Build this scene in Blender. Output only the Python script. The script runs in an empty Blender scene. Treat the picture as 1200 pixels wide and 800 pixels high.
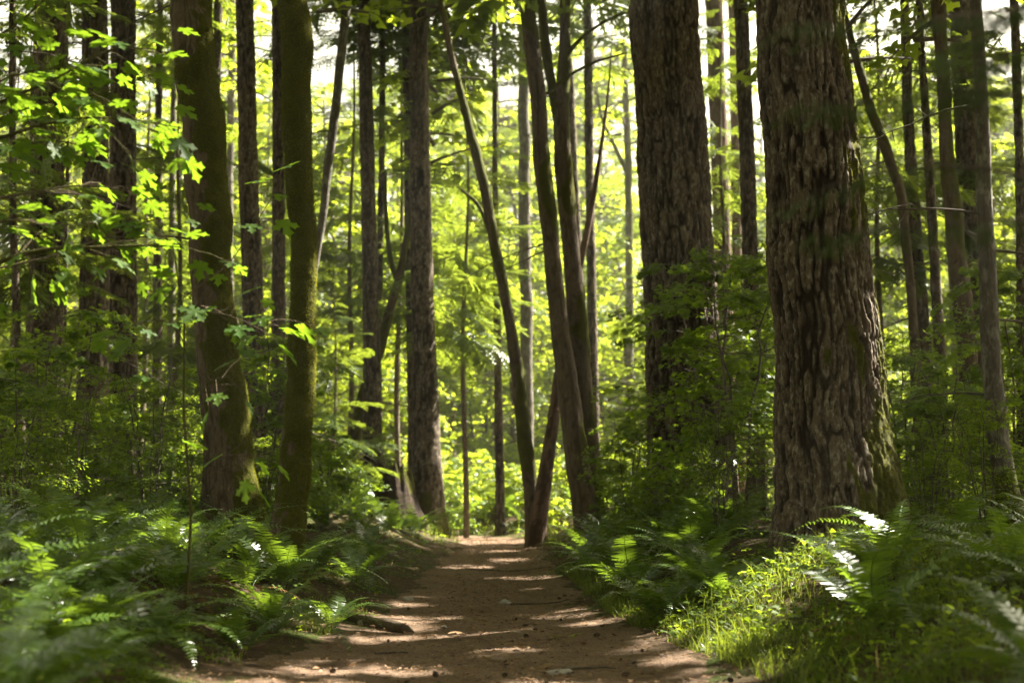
import bpy, math, random
import numpy as np
from mathutils import Vector

# ------------------------------------------------------------------ camera, sky, sun, exposure
scene = bpy.context.scene
COL = scene.collection
F, PITCH, CH = 1667.0, math.radians(6.5), 1.1          # focal length in photo pixels, pitch up, eye height
cam = bpy.data.cameras.new('camera')
cam.lens, cam.sensor_width, cam.sensor_fit = 50.0, 36.0, 'HORIZONTAL'
cam.clip_start, cam.clip_end = 0.05, 2000
cam.dof.use_dof, cam.dof.focus_distance, cam.dof.aperture_fstop = True, 14.0, 1.4
camera = bpy.data.objects.new('camera', cam)
COL.objects.link(camera)
camera.location = (0, 0, CH)
camera.rotation_euler = (math.pi / 2 + PITCH, 0, 0)
scene.camera = camera

SUN_AZ, SUN_EL = math.radians(57), math.radians(47)    # azimuth from +Y towards +X
SD = np.array([math.cos(SUN_EL) * math.sin(SUN_AZ), math.cos(SUN_EL) * math.cos(SUN_AZ), math.sin(SUN_EL)])
world = bpy.data.worlds.new('World')
scene.world = world
world.use_nodes = True
wt = world.node_tree
bg = wt.nodes['Background']
sky = wt.nodes.new('ShaderNodeTexSky')
sky.sky_type = 'NISHITA'
sky.sun_disc = False
sky.sun_elevation, sky.sun_rotation = SUN_EL, SUN_AZ
sky.air_density, sky.dust_density, sky.ozone_density = 1.0, 5.0, 0.5
hsv = wt.nodes.new('ShaderNodeHueSaturation')
hsv.inputs['Saturation'].default_value = 0.25
wt.links.new(sky.outputs[0], hsv.inputs['Color'])
warm = wt.nodes.new('ShaderNodeMix')
warm.data_type, warm.blend_type = 'RGBA', 'MULTIPLY'
warm.inputs[0].default_value = 1.0
warm.inputs[7].default_value = (1.0, 0.93, 0.70, 1)     # warm tint put on all sky light, in place of white balance
wt.links.new(hsv.outputs[0], warm.inputs[6])
wt.links.new(warm.outputs[2], bg.inputs[0])
bg.inputs[1].default_value = 0.05
sl = bpy.data.lights.new('sun', 'SUN')
sl.energy, sl.angle, sl.color = 5.0, math.radians(0.55), (1.0, 0.93, 0.80)
sun = bpy.data.objects.new('sun', sl)
COL.objects.link(sun)
sun.rotation_euler = Vector(SD).to_track_quat('Z', 'Y').to_euler()
sun.location = (20, 20, 40)
vs = scene.view_settings
vs.view_transform, vs.look, vs.gamma, vs.use_curve_mapping = 'Standard', 'None', 1.0, False
vs.exposure = 2.9
cy = scene.cycles
cy.max_bounces, cy.diffuse_bounces, cy.glossy_bounces, cy.transmission_bounces, cy.transparent_max_bounces = 9, 6, 2, 9, 4
cy.use_denoising = True
cy.sample_clamp_indirect = 6.0
cy.use_adaptive_sampling = True

rng = np.random.default_rng(7)
random.seed(7)

# ------------------------------------------------------------------ numpy helpers
def _h(ix, iy, iz, seed):
    n = (ix.astype(np.int64) * 374761393 + iy.astype(np.int64) * 668265263 + iz.astype(np.int64) * 2147483647 + seed * 1274126177) & 0xffffffff
    n = ((n ^ (n >> 13)) * 1274126177) & 0xffffffff
    n = ((n ^ (n >> 16)) * 2246822519) & 0xffffffff
    n ^= n >> 13
    return (n & 0xffffff) / float(0xffffff)

def vnoise(p, seed=0):
    """value noise in -1..1 at points p (n,3)"""
    i = np.floor(p)
    f = p - i
    f = f * f * f * (f * (f * 6 - 15) + 10)
    x, y, z = i[:, 0], i[:, 1], i[:, 2]
    r = 0
    for dx in (0, 1):
        wx = f[:, 0] if dx else 1 - f[:, 0]
        for dy in (0, 1):
            wy = f[:, 1] if dy else 1 - f[:, 1]
            for dz in (0, 1):
                wz = f[:, 2] if dz else 1 - f[:, 2]
                r = r + wx * wy * wz * _h(x + dx, y + dy, z + dz, seed)
    return r * 2 - 1

def fbm(p, octs=3, seed=0):
    r, a, s = 0, 1.0, 0
    for k in range(octs):
        r = r + a * vnoise(p * 2 ** k, seed + k * 17)
        s += a
        a *= 0.5
    return r / s

def sstep(x, a=0.0, b=1.0):
    t = np.clip((x - a) / (b - a), 0, 1)
    return t * t * (3 - 2 * t)

def norm(v):
    v = np.asarray(v, float)
    return v / np.maximum(np.linalg.norm(v, axis=-1, keepdims=True), 1e-9)

class Geo:
    """collects vertices and faces of 3 and 4 corners"""
    def __init__(s):
        s.V, s.F, s.n = [], [], 0
    def add(s, V, *Fs):
        V = np.asarray(V, float).reshape(-1, 3)
        if len(V) == 0: return
        s.V.append(V)
        for f in Fs:
            if len(f): s.F.append(np.asarray(f, np.int64) + s.n)
        s.n += len(V)
    def merge(s, g):
        if g.n: s.add(np.vstack(g.V), *g.F)
    def verts(s):
        return np.vstack(s.V) if s.V else np.zeros((0, 3))

def mesh(name, geo, mat, smooth=False, attrs=None, offset=None):
    V = geo.verts()
    if offset is not None: V = V - np.asarray(offset)
    me = bpy.data.meshes.new(name)
    me.vertices.add(len(V))
    me.vertices.foreach_set('co', V.astype(np.float32).ravel())
    loops = np.concatenate([f.ravel() for f in geo.F])
    tot = np.concatenate([np.full(len(f), f.shape[1]) for f in geo.F])
    start = np.concatenate([[0], np.cumsum(tot)[:-1]])
    me.loops.add(len(loops))
    me.loops.foreach_set('vertex_index', loops.astype(np.int32))
    me.polygons.add(len(tot))
    me.polygons.foreach_set('loop_start', start.astype(np.int32))
    if smooth: me.polygons.foreach_set('use_smooth', np.ones(len(tot), bool))
    for k, a in (attrs or {}).items():
        at_ = me.attributes.new(k, 'FLOAT', 'POINT')
        at_.data.foreach_set('value', np.asarray(a, np.float32))
    me.update(calc_edges=True)
    me.materials.append(mat)
    return me

def link(name, data, parent=None, loc=None, rot=None, scale=None):
    o = bpy.data.objects.new(name, data)
    COL.objects.link(o)
    if parent is not None: o.parent = parent
    if loc is not None: o.location = [float(c) for c in loc]
    if rot is not None: o.rotation_euler = rot
    if scale is not None: o.scale = scale if hasattr(scale, '__len__') else (scale,) * 3
    return o

def tag(o, label=None, cat=None, group=None, kind=None):
    if label: o['label'] = label
    if cat: o['category'] = cat
    if group: o['group'] = group
    if kind: o['kind'] = kind
    return o

def thing(name, label, cat, loc=(0, 0, 0), rotz=0.0, group=None, scale=None):
    return tag(link(name, None, None, loc, (0, 0, rotz), scale), label, cat, group)

def dup(root, loc, rotz, scale=1.0, label=None, group=None, tilt=(0, 0)):
    """copy of a thing with copies of its parts"""
    r = root.copy()
    COL.objects.link(r)
    r.location = [float(c) for c in loc]
    r.rotation_euler = (tilt[0], tilt[1], rotz)
    r.scale = scale if hasattr(scale, '__len__') else (scale,) * 3
    if label: r['label'] = label
    if group: r['group'] = group
    for ch in list(root.children):
        c = ch.copy()
        COL.objects.link(c)
        c.parent = r
        for g in ch.children:
            d = g.copy()
            COL.objects.link(d)
            d.parent = c
    return r

def tube(P, R, seg=6):
    P = np.asarray(P, float)
    R = np.broadcast_to(np.asarray(R, float), (len(P),))
    T = norm(np.gradient(P, axis=0))
    up = np.where(np.abs(T[:, 2:3]) > 0.9, np.array([[1.0, 0, 0]]), np.array([[0, 0, 1.0]]))
    A = norm(np.cross(T, up))
    B = np.cross(T, A)
    th = np.arange(seg) * 2 * np.pi / seg
    V = P[:, None] + R[:, None, None] * (np.cos(th)[None, :, None] * A[:, None] + np.sin(th)[None, :, None] * B[:, None])
    n = len(P)
    i = np.arange(n - 1)[:, None] * seg
    j = np.arange(seg)[None]
    q = np.stack([i + j, i + (j + 1) % seg, i + seg + (j + 1) % seg, i + seg + j], -1).reshape(-1, 4)
    return V.reshape(-1, 3), q

def smooth_path(P, n):
    """Catmull-Rom through P resampled to n points"""
    P = np.asarray(P, float)
    t = np.concatenate([[0], np.cumsum(np.linalg.norm(np.diff(P[:, :3], axis=0), axis=1))])
    Q = np.vstack([2 * P[0] - P[1], P, 2 * P[-1] - P[-2]])
    u = np.linspace(0, t[-1], n)
    k = np.clip(np.searchsorted(t, u, 'right') - 1, 0, len(P) - 2)
    f = ((u - t[k]) / np.maximum(t[k + 1] - t[k], 1e-9))[:, None]
    p0, p1, p2, p3 = Q[k], Q[k + 1], Q[k + 2], Q[k + 3]
    return 0.5 * (2 * p1 + (p2 - p0) * f + (2 * p0 - 5 * p1 + 4 * p2 - p3) * f ** 2 + (3 * p1 - p0 - 3 * p2 + p3) * f ** 3)

def scatter(T, pos, Y, Z, s):
    """copies of template T=(V,F) at pos, its y axis along Y and its z axis near Z, scaled by s"""
    TV, TF = T
    Y = norm(Y)
    X = norm(np.cross(Y, Z))
    Zn = np.cross(X, Y)
    s = np.asarray(s, float).reshape(-1, 1, 1)
    V = pos[:, None] + s * (TV[None, :, 0:1] * X[:, None] + TV[None, :, 1:2] * Y[:, None] + TV[None, :, 2:3] * Zn[:, None])
    n = len(pos)
    Fs = (TF[None] + (np.arange(n) * len(TV))[:, None, None]).reshape(-1, TF.shape[1])
    return V.reshape(-1, 3), Fs

def at(px, py, d):
    """world point seen at photo pixel (px, py) at forward distance d"""
    u, v = (px - 600) / F, (400 - py) / F
    c, s = math.cos(PITCH), math.sin(PITCH)
    k = d / (c - v * s)
    return np.array([u * k, d, CH + (s + v * c) * k])

# ------------------------------------------------------------------ terrain
def path_x(y):
    return np.interp(y, [-10, 0, 3, 6, 9, 14, 20, 29, 31, 33, 35, 38, 44, 60], [1.2, 0.9, 0.6, 0.1, -0.22, -0.25, -0.28, -0.28, -0.5, -1.2, -2.5, -5.5, -13, -32])
def path_w(y):
    return np.interp(y, [-10, 3, 6, 8.5, 10, 12, 14, 20, 30, 40, 60], [0.95, 0.95, 1.15, 1.7, 1.6, 1.3, 1.12, 0.92, 0.72, 0.7, 0.7])
def gz(x, y, fine=True):
    x, y = np.broadcast_arrays(np.asarray(x, float), np.asarray(y, float))
    sh = x.shape
    x, y = x.ravel(), y.ravel()
    base = 0.36 * sstep(y, 10, 32) + 0.2 * sstep(y, 35, 60) + 26 * sstep(y, 110, 330) - 0.002 * np.abs(x)
    e = np.abs(x - path_x(y)) - path_w(y)
    left = x < path_x(y)
    near = sstep(y, 4.0, 11.0)
    hb = np.where(left, 0.46 + 0.14 * near, 0.42 + 0.22 * near)
    bank = hb * sstep(e, -0.1, np.where(left, 2.0, 2.3)) - 0.05 * (1 - sstep(e, -0.5, 0.1))
    p = np.stack([x, y, np.zeros_like(x)], -1)
    lump = 0.16 * fbm(p * 0.45, 3, 3) * sstep(e, 0.0, 1.5)
    z = base + bank + lump
    if fine: z = z + 0.035 * fbm(p * 2.3, 2, 9) * sstep(e, -0.2, 0.4)
    return z.reshape(sh)

# spots on the ground and the plants given sun by gaps cut in the canopy: (point, radius)
SPOTS = []
def spot(px, py, d, r):
    SPOTS.append((at(px, py, d), r))
def gspot(x, y, r, h=0.0):
    SPOTS.append((np.array([x, y, float(gz(x, y)) + h]), r))
_r = random.Random(4)
for y, x0, x1, r in ((9.0, -1.9, -1.0, 0.09), (9.1, 0.0, 1.6, 0.12), (9.9, -1.5, -0.8, 0.10), (10.3, 0.9, 1.5, 0.06), (10.9, -2.1, -1.2, 0.10), (11.4, -0.3, 0.1, 0.06), (12.2, -1.5, 0.7, 0.17), (12.7, -1.6, -1.0, 0.12),
                     (13.8, -1.5, -0.7, 0.17), (14.3, 0.3, 0.6, 0.06), (15.3, -1.3, -1.0, 0.1), (16.6, -0.9, -0.2, 0.12), (17.6, 0.2, 0.4, 0.06), (19.6, -0.4, 0.5, 0.24), (21.5, -0.9, -0.4, 0.12), (23.2, 0.0, 0.4, 0.2), (26.0, -0.7, 0.2, 0.22), (29.5, -0.5, 0.3, 0.35), (32.5, -0.9, 0.1, 0.35)):
    x = x0
    while x < x1:
        gspot(x, y + _r.uniform(-0.16, 0.16) * y / 12, r * _r.uniform(0.5, 1.25))
        x += r * _r.uniform(0.9, 2.6)
for px, py, d, r in ((925, 655, 12.8, 0.34), (895, 690, 12.4, 0.26), (955, 690, 12.2, 0.22), (850, 645, 13.3, 0.20), (810, 680, 12.6, 0.12), (765, 735, 11.2, 0.10), (1100, 745, 8.5, 0.16),
                     (945, 765, 9.5, 0.10), (110, 610, 3.3, 0.10), (60, 640, 3.2, 0.08), (175, 545, 17, 0.4), (195, 580, 16.5, 0.3), (310, 500, 18, 0.3), (380, 655, 13, 0.22),
                     (395, 690, 12.2, 0.16), (300, 690, 11.3, 0.10), (30, 740, 4.4, 0.18), (140, 55, 9, 0.3), (195, 150, 9, 0.35), (60, 225, 9, 0.2), (190, 265, 9, 0.25), (50, 265, 9, 0.2), (210, 350, 9.5, 0.25),
                     (150, 225, 9, 0.2), (310, 380, 10, 0.2), (180, 90, 9, 0.25), (120, 145, 9, 0.25), (700, 600, 21, 0.25), (740, 640, 17, 0.16), (505, 640, 20, 0.2)):
    spot(px, py, d, r)
_r = random.Random(9)
for k in range(75):                                      # small flecks over the fern beds
    y = _r.uniform(5, 24)
    x = _r.choice([_r.uniform(-0.36 * y, float(path_x(y) - path_w(y)) - 0.3), _r.uniform(float(path_x(y) + path_w(y)) + 0.3, 0.22 * y + 0.4)])
    gspot(x, y, _r.uniform(0.05, 0.18), _r.uniform(0.3, 0.8))
SP = np.array([s[0] for s in SPOTS])
SR = np.array([s[1] for s in SPOTS])

def sunlit(C, grow=1.0, far=2.2):
    """True for points that stand in the way of the sun on its way to one of the SPOTS"""
    m = np.zeros(len(C), bool)
    for p, r in zip(SP, SR):
        q = C - p
        t = q @ SD
        d2 = np.einsum('ij,ij->i', q, q) - t * t
        m |= (t > far) & (d2 < (r * grow + 0.007 * t) ** 2)
    return m

def carve(V, Fq, grow=1.0):
    if len(Fq) == 0: return Fq
    return Fq[~sunlit(V[Fq].mean(1), grow)]

# ------------------------------------------------------------------ materials
def new_mat(name):
    m = bpy.data.materials.new(name)
    m.use_nodes = True
    nt = m.node_tree
    return m, nt, nt.nodes['Principled BSDF'], nt.nodes['Material Output']

def N(nt, typ, **kw):
    n = nt.nodes.new(typ)
    for k, v in kw.items():
        if k in n.inputs: n.inputs[k].default_value = v
        else: setattr(n, k, v)
    return n

def ramp(nt, fac, stops):
    r = nt.nodes.new('ShaderNodeValToRGB')
    e = r.color_ramp.elements
    while len(e) < len(stops): e.new(0.5)
    for el, (p, c) in zip(e, stops):
        el.position = p
        el.color = (*c, 1)
    nt.links.new(fac, r.inputs[0])
    return r.outputs[0]

def mixc(nt, fac, a, b, blend='MIX'):
    m = nt.nodes.new('ShaderNodeMix')
    m.data_type, m.blend_type = 'RGBA', blend
    for s, v in ((0, fac), (6, a), (7, b)):
        if hasattr(v, 'is_linked'): nt.links.new(v, m.inputs[s])
        else: m.inputs[s].default_value = (*v, 1) if isinstance(v, tuple) else v
    return m.outputs[2]

def math_(nt, op, a, b=None, clamp=False):
    m = nt.nodes.new('ShaderNodeMath')
    m.operation, m.use_clamp = op, clamp
    for s, v in ((0, a), (1, b)):
        if v is None: continue
        if hasattr(v, 'is_linked'): nt.links.new(v, m.inputs[s])
        else: m.inputs[s].default_value = v
    return m.outputs[0]

def noise(nt, vec, scale, detail=3, rough=0.55, out=0):
    n = nt.nodes.new('ShaderNodeTexNoise')
    n.inputs['Scale'].default_value, n.inputs['Detail'].default_value, n.inputs['Roughness'].default_value = scale, detail, rough
    if vec is not None: nt.links.new(vec, n.inputs['Vector'])
    return n.outputs[out]

def coords(nt, scale=(1, 1, 1)):
    tc = nt.nodes.new('ShaderNodeTexCoord')
    mp = nt.nodes.new('ShaderNodeMapping')
    mp.inputs['Scale'].default_value = scale
    nt.links.new(tc.outputs['Object'], mp.inputs[0])
    return mp.outputs[0]

def bump(nt, bsdf, h, strength, dist):
    b = nt.nodes.new('ShaderNodeBump')
    b.inputs['Strength'].default_value, b.inputs['Distance'].default_value = strength, dist
    nt.links.new(h, b.inputs['Height'])
    nt.links.new(b.outputs[0], bsdf.inputs['Normal'])

def leaf_mat(name, a, b, tr, fac=0.5, rough=0.4, spec=0.5, old=None):
    """leaf: its own colour (a..b by leaf), and the light it lets through"""
    m, nt, p, out = new_mat(name)
    g = nt.nodes.new('ShaderNodeNewGeometry')
    isl = g.outputs['Random Per Island']
    oi = nt.nodes.new('ShaderNodeObjectInfo')
    r = math_(nt, 'FRACT', math_(nt, 'ADD', isl, oi.outputs['Random']))
    c = mixc(nt, r, a, b)
    t = mixc(nt, r, tuple(x * 0.75 for x in tr), tr)
    if old:
        k = math_(nt, 'GREATER_THAN', isl, 0.965)
        c, t = mixc(nt, k, c, old), mixc(nt, k, t, tuple(x * 1.2 for x in old))
    nt.links.new(c, p.inputs['Base Color'])
    p.inputs['Roughness'].default_value = rough
    p.inputs['Specular IOR Level'].default_value = spec
    tl = nt.nodes.new('ShaderNodeBsdfTranslucent')
    nt.links.new(t, tl.inputs[0])
    mx = nt.nodes.new('ShaderNodeMixShader')
    mx.inputs[0].default_value = fac
    nt.links.new(p.outputs[0], mx.inputs[1])
    nt.links.new(tl.outputs[0], mx.inputs[2])
    nt.links.new(mx.outputs[0], out.inputs[0])
    return m

def bark_mat(name, plate, crack, lichen, zs=0.22, fine=22.0, lich=0.5, moss_c=((0.03, 0.034, 0.006), (0.11, 0.108, 0.014))):
    m, nt, p, out = new_mat(name)
    v = coords(nt, (1, 1, zs))
    v1 = coords(nt)
    gr = nt.nodes.new('ShaderNodeAttribute'); gr.attribute_name = 'groove'
    mo = nt.nodes.new('ShaderNodeAttribute'); mo.attribute_name = 'moss'
    v2 = coords(nt, (1, 1, 0.5))
    n1 = noise(nt, v2, fine * 1.5, 5, 0.7)
    n2 = noise(nt, v1, 1.7, 3)
    n3 = noise(nt, v2, fine * 0.75, 5, 0.7)
    c = mixc(nt, n1, tuple(x * 0.62 for x in plate), tuple(min(1, x * 1.35) for x in plate))
    c = mixc(nt, math_(nt, 'MULTIPLY', gr.outputs['Fac'], 0.97), c, crack)  # inner bark colour, with the furrow's shade painted in
    lf = math_(nt, 'MULTIPLY', math_(nt, 'SMOOTHSTEP' if False else 'MULTIPLY', math_(nt, 'SUBTRACT', n3, 0.5, True), 7.0, True), math_(nt, 'MULTIPLY', math_(nt, 'SUBTRACT', 1.0, gr.outputs['Fac']), lich))
    c = mixc(nt, lf, c, lichen)
    c = mixc(nt, math_(nt, 'MULTIPLY', math_(nt, 'SUBTRACT', n2, 0.5, True), 1.6, True), c, tuple(x * 0.7 for x in crack))
    mn = noise(nt, v1, 34.0, 4, 0.7)
    mcol = mixc(nt, noise(nt, v1, 5.0, 3), *moss_c)
    mf = math_(nt, 'MULTIPLY', math_(nt, 'SUBTRACT', math_(nt, 'ADD', math_(nt, 'MULTIPLY', mo.outputs['Fac'], 1.6), math_(nt, 'MULTIPLY', mn, 0.8)), 0.95), 3.0, True)
    c = mixc(nt, mf, c, mcol)
    nt.links.new(c, p.inputs['Base Color'])
    p.inputs['Roughness'].default_value = 0.92
    p.inputs['Specular IOR Level'].default_value = 0.2
    h = math_(nt, 'ADD', math_(nt, 'MULTIPLY', n1, 0.6), math_(nt, 'MULTIPLY', mixc(nt, mf, n3, mn), 0.8))
    bump(nt, p, h, 0.9, 0.025)
    return m

M = {}
M['fir'] = bark_mat('fir_bark', (0.13, 0.096, 0.064), (0.018, 0.011, 0.007), (0.30, 0.27, 0.215), 0.2, 30, 0.75)
M['red'] = bark_mat('red_bark', (0.16, 0.10, 0.066), (0.055, 0.032, 0.02), (0.24, 0.19, 0.15), 0.1, 24, 0.3)
M['alder'] = bark_mat('alder_bark', (0.115, 0.10, 0.08), (0.05, 0.04, 0.028), (0.27, 0.25, 0.21), 0.7, 14, 0.8)
M['maple'] = bark_mat('maple_bark', (0.13, 0.095, 0.06), (0.045, 0.032, 0.02), (0.21, 0.18, 0.13), 0.25, 34, 0.4)
M['wood'] = bark_mat('stump_wood', (0.04, 0.024, 0.013), (0.016, 0.010, 0.006), (0.06, 0.042, 0.024), 0.12, 18, 0.4)
M['twig'], nt, p, _ = new_mat('twig_bark')
nt.links.new(ramp(nt, noise(nt, coords(nt), 9.0, 3), [(0.3, (0.05, 0.035, 0.022)), (0.7, (0.13, 0.105, 0.075))]), p.inputs['Base Color'])
p.inputs['Roughness'].default_value = 0.9
M['moss'] = leaf_mat('moss', (0.04, 0.05, 0.008), (0.10, 0.11, 0.015), (0.30, 0.30, 0.03), 0.4, 0.8, 0.1)
M['bigleaf'] = leaf_mat('bigleaf', (0.045, 0.10, 0.014), (0.08, 0.14, 0.02), (0.24, 0.40, 0.018), 0.5, 0.5, 0.28)
M['mapleleaf'] = leaf_mat('maple_leaf', (0.06, 0.115, 0.009), (0.105, 0.16, 0.012), (0.56, 0.68, 0.035), 0.55, 0.45, 0.4)
M['vine'] = leaf_mat('vine_leaf', (0.045, 0.10, 0.009), (0.085, 0.145, 0.012), (0.34, 0.48, 0.022), 0.5, 0.42, 0.45)
M['berry'] = leaf_mat('berry_leaf', (0.045, 0.095, 0.009), (0.09, 0.14, 0.012), (0.34, 0.46, 0.022), 0.5, 0.6, 0.2)
M['fern'] = leaf_mat('fern_leaf', (0.045, 0.092, 0.014), (0.078, 0.13, 0.018), (0.24, 0.37, 0.022), 0.34, 0.30, 0.85)
M['fernold'] = leaf_mat('fern_old', (0.17, 0.09, 0.035), (0.22, 0.13, 0.05), (0.3, 0.18, 0.05), 0.4, 0.6, 0.2)
M['needle'] = leaf_mat('needle', (0.04, 0.08, 0.016), (0.075, 0.115, 0.024), (0.28, 0.36, 0.03), 0.45, 0.45, 0.4)
M['darkneedle'] = leaf_mat('dark_needle', (0.035, 0.065, 0.016), (0.06, 0.09, 0.022), (0.12, 0.16, 0.025), 0.3, 0.5, 0.3)
M['grass'] = leaf_mat('grass_blade', (0.055, 0.10, 0.014), (0.10, 0.14, 0.02), (0.34, 0.42, 0.035), 0.48, 0.4, 0.4, (0.26, 0.20, 0.08))
M['litter'] = leaf_mat('litter', (0.16, 0.085, 0.04), (0.30, 0.19, 0.10), (0.2, 0.1, 0.04), 0.15, 0.7, 0.2)

# dirt of the path
M['path'], nt, p, _ = new_mat('path_dirt')
v = coords(nt)
c = ramp(nt, noise(nt, v, 1.6, 4, 0.6), [(0.3, (0.24, 0.164, 0.107)), (0.55, (0.345, 0.24, 0.16)), (0.75, (0.43, 0.315, 0.22))])
c = mixc(nt, ramp(nt, noise(nt, v, 70.0, 4, 0.7), [(0.42, (0, 0, 0)), (0.62, (1, 1, 1))]), mixc(nt, 0.7, c, (0.085, 0.05, 0.032)), c)
vo = nt.nodes.new('ShaderNodeTexVoronoi'); vo.inputs['Scale'].default_value = 48.0
nt.links.new(v, vo.inputs['Vector'])
c = mixc(nt, math_(nt, 'MULTIPLY', math_(nt, 'LESS_THAN', vo.outputs['Distance'], 0.22), 0.6), c, mixc(nt, vo.outputs['Color'], (0.33, 0.22, 0.15), (0.12, 0.075, 0.05)))
nt.links.new(c, p.inputs['Base Color'])
p.inputs['Roughness'].default_value = 0.95
p.inputs['Specular IOR Level'].default_value = 0.15
bump(nt, p, math_(nt, 'ADD', noise(nt, v, 38.0, 5, 0.7), math_(nt, 'MULTIPLY', noise(nt, v, 6.0, 3), 1.5)), 1.0, 0.06)
# forest floor
M['ground'], nt, p, _ = new_mat('forest_floor')
v = coords(nt)
c = ramp(nt, noise(nt, v, 7.0, 5, 0.65), [(0.3, (0.045, 0.03, 0.018)), (0.5, (0.085, 0.058, 0.034)), (0.7, (0.12, 0.085, 0.05))])
c = mixc(nt, ramp(nt, noise(nt, v, 1.3, 4, 0.6), [(0.45, (0, 0, 0)), (0.6, (1, 1, 1))]), c, mixc(nt, noise(nt, v, 20.0, 3), (0.03, 0.05, 0.01), (0.08, 0.10, 0.02)))
nt.links.new(c, p.inputs['Base Color'])
p.inputs['Roughness'].default_value = 1.0
p.inputs['Specular IOR Level'].default_value = 0.1
bump(nt, p, noise(nt, v, 26.0, 5, 0.7), 1.0, 0.05)
M['stone'], nt, p, _ = new_mat('stone')
nt.links.new(ramp(nt, noise(nt, coords(nt), 14.0, 4), [(0.3, (0.16, 0.14, 0.12)), (0.7, (0.36, 0.33, 0.29))]), p.inputs['Base Color'])
p.inputs['Roughness'].default_value = 0.9
M['cone'], nt, p, _ = new_mat('cone_scale')
nt.links.new(ramp(nt, noise(nt, coords(nt), 60.0, 3), [(0.35, (0.035, 0.022, 0.015)), (0.7, (0.12, 0.075, 0.045))]), p.inputs['Base Color'])
p.inputs['Roughness'].default_value = 0.9

# ------------------------------------------------------------------ ground and path
def axis(parts):
    return np.concatenate([np.arange(a, b, s) for a, b, s in parts])
gx = axis([(-420, -60, 24), (-60, -16, 3), (-16, -5, 0.4), (-5, 5, 0.09), (5, 16, 0.4), (16, 60, 3), (60, 421, 24)])
gy = axis([(-60, -4, 6), (-4, 4, 0.3), (4, 18, 0.09), (18, 40, 0.25), (40, 120, 3), (120, 700, 20)])
X, Y = np.meshgrid(gx, gy)
Z = gz(X, Y)
g = Geo()
nx, ny = len(gx), len(gy)
i = np.arange(ny - 1)[:, None] * nx
j = np.arange(nx - 1)[None]
g.add(np.stack([X, Y, Z], -1), np.stack([i + j, i + j + 1, i + nx + j + 1, i + nx + j], -1).reshape(-1, 4))
tag(link('ground', mesh('ground', g, M['ground'], True)), 'mossy brown forest floor under the ferns and trees', 'ground', kind='structure')
ys = axis([(-6, 7.5, 0.25), (7.5, 20, 0.05), (20, 40, 0.2)])
us = np.linspace(-1, 1, 81)
e = np.zeros((len(ys), 3)); e[:, 1] = ys
wl = path_w(ys) * (1.06 + 0.13 * fbm(e * 1.1, 3, 31) + 0.05 * fbm(e * 7, 2, 32))
wr = path_w(ys) * (1.06 + 0.13 * fbm(e * 1.1, 3, 41) + 0.05 * fbm(e * 7, 2, 42))
PX = path_x(ys)[:, None] + np.where(us < 0, us * wl[:, None], us * wr[:, None])
PY = np.repeat(ys[:, None], 81, 1)
pp = np.stack([PX, PY, PX * 0], -1).reshape(-1, 3)
prof = (0.03 * (1 - np.abs(us) ** 6) - 0.015)[None]
PZ = gz(PX, PY, False) + prof + (0.018 * fbm(pp * 1.7, 3, 51) + 0.007 * fbm(pp * 11, 2, 52)).reshape(PX.shape)
g = Geo()
i = np.arange(len(ys) - 1)[:, None] * 81
j = np.arange(80)[None]
g.add(np.stack([PX, PY, PZ], -1), np.stack([i + j, i + j + 1, i + 82 + j, i + 81 + j], -1).reshape(-1, 4))
tag(link('path', mesh('path', g, M['path'], True)), 'brown bare dirt footpath through the forest', 'path', kind='structure')
def pz(x, y):
    return float(gz(np.array([x]), np.array([y]), False)[0]) + 0.02

# ------------------------------------------------------------------ foliage templates
def fan(outline, centre, droop=0.25):
    O = np.array(outline, float)
    V = np.vstack([[centre], O])
    r2 = ((V - np.array(centre)) ** 2).sum(1)
    z = -droop * r2 + 0.10 * np.abs(V[:, 0])
    n = len(O)
    return np.column_stack([V, z]), np.array([[0, 1 + k, 1 + (k + 1) % n] for k in range(n)])

def maple_outline(teeth):
    """five lobed maple leaf, unit length, petiole at the origin"""
    c = np.array([0, 0.34])
    lobes = [(-128, 0.34), (-62, 0.56), (0, 0.68), (62, 0.56), (128, 0.34)]
    pts = []
    for k, (a, l) in enumerate(lobes):
        def P(da, r):
            t = math.radians(a + da)
            return (c[0] + math.sin(t) * r, c[1] + math.cos(t) * r)
        if k == 0: pts.append((0, 0.10))
        else:
            t = math.radians((a + lobes[k - 1][0]) / 2)
            pts.append((c[0] + math.sin(t) * 0.24, c[1] + math.cos(t) * 0.24))
        if teeth:
            pts += [P(-17, l * 0.62), P(-24, l * 0.80), P(-9, l * 0.80), P(0, l), P(9, l * 0.80), P(24, l * 0.80), P(17, l * 0.62)]
        else:
            pts += [P(-20, l * 0.72), P(0, l), P(20, l * 0.72)]
    return pts, c
BIG = fan(*maple_outline(True), 0.3)
MID = fan(*maple_outline(False), 0.3)
def lobed(nl, r, rs, spread):
    """cheap lobed leaf: one quad a lobe"""
    V, Fq = [(0, 0.25, 0)], []
    a = np.radians(np.linspace(-spread, spread, nl))
    h = (a[1] - a[0]) / 2
    for k in range(nl):
        l = r * (1 - 0.35 * (abs(a[k]) / a[-1]) ** 2)
        b = len(V)
        V += [(math.sin(a[k] - h) * rs, 0.25 + math.cos(a[k] - h) * rs, 0), (math.sin(a[k]) * l, 0.25 + math.cos(a[k]) * l, -0.12), (math.sin(a[k] + h) * rs, 0.25 + math.cos(a[k] + h) * rs, 0)]
        Fq.append((0, b, b + 1, b + 2))
    return np.array(V, float), np.array(Fq)
VINE = lobed(5, 0.75, 0.42, 115)
FARL = lobed(3, 0.8, 0.42, 85)
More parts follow.
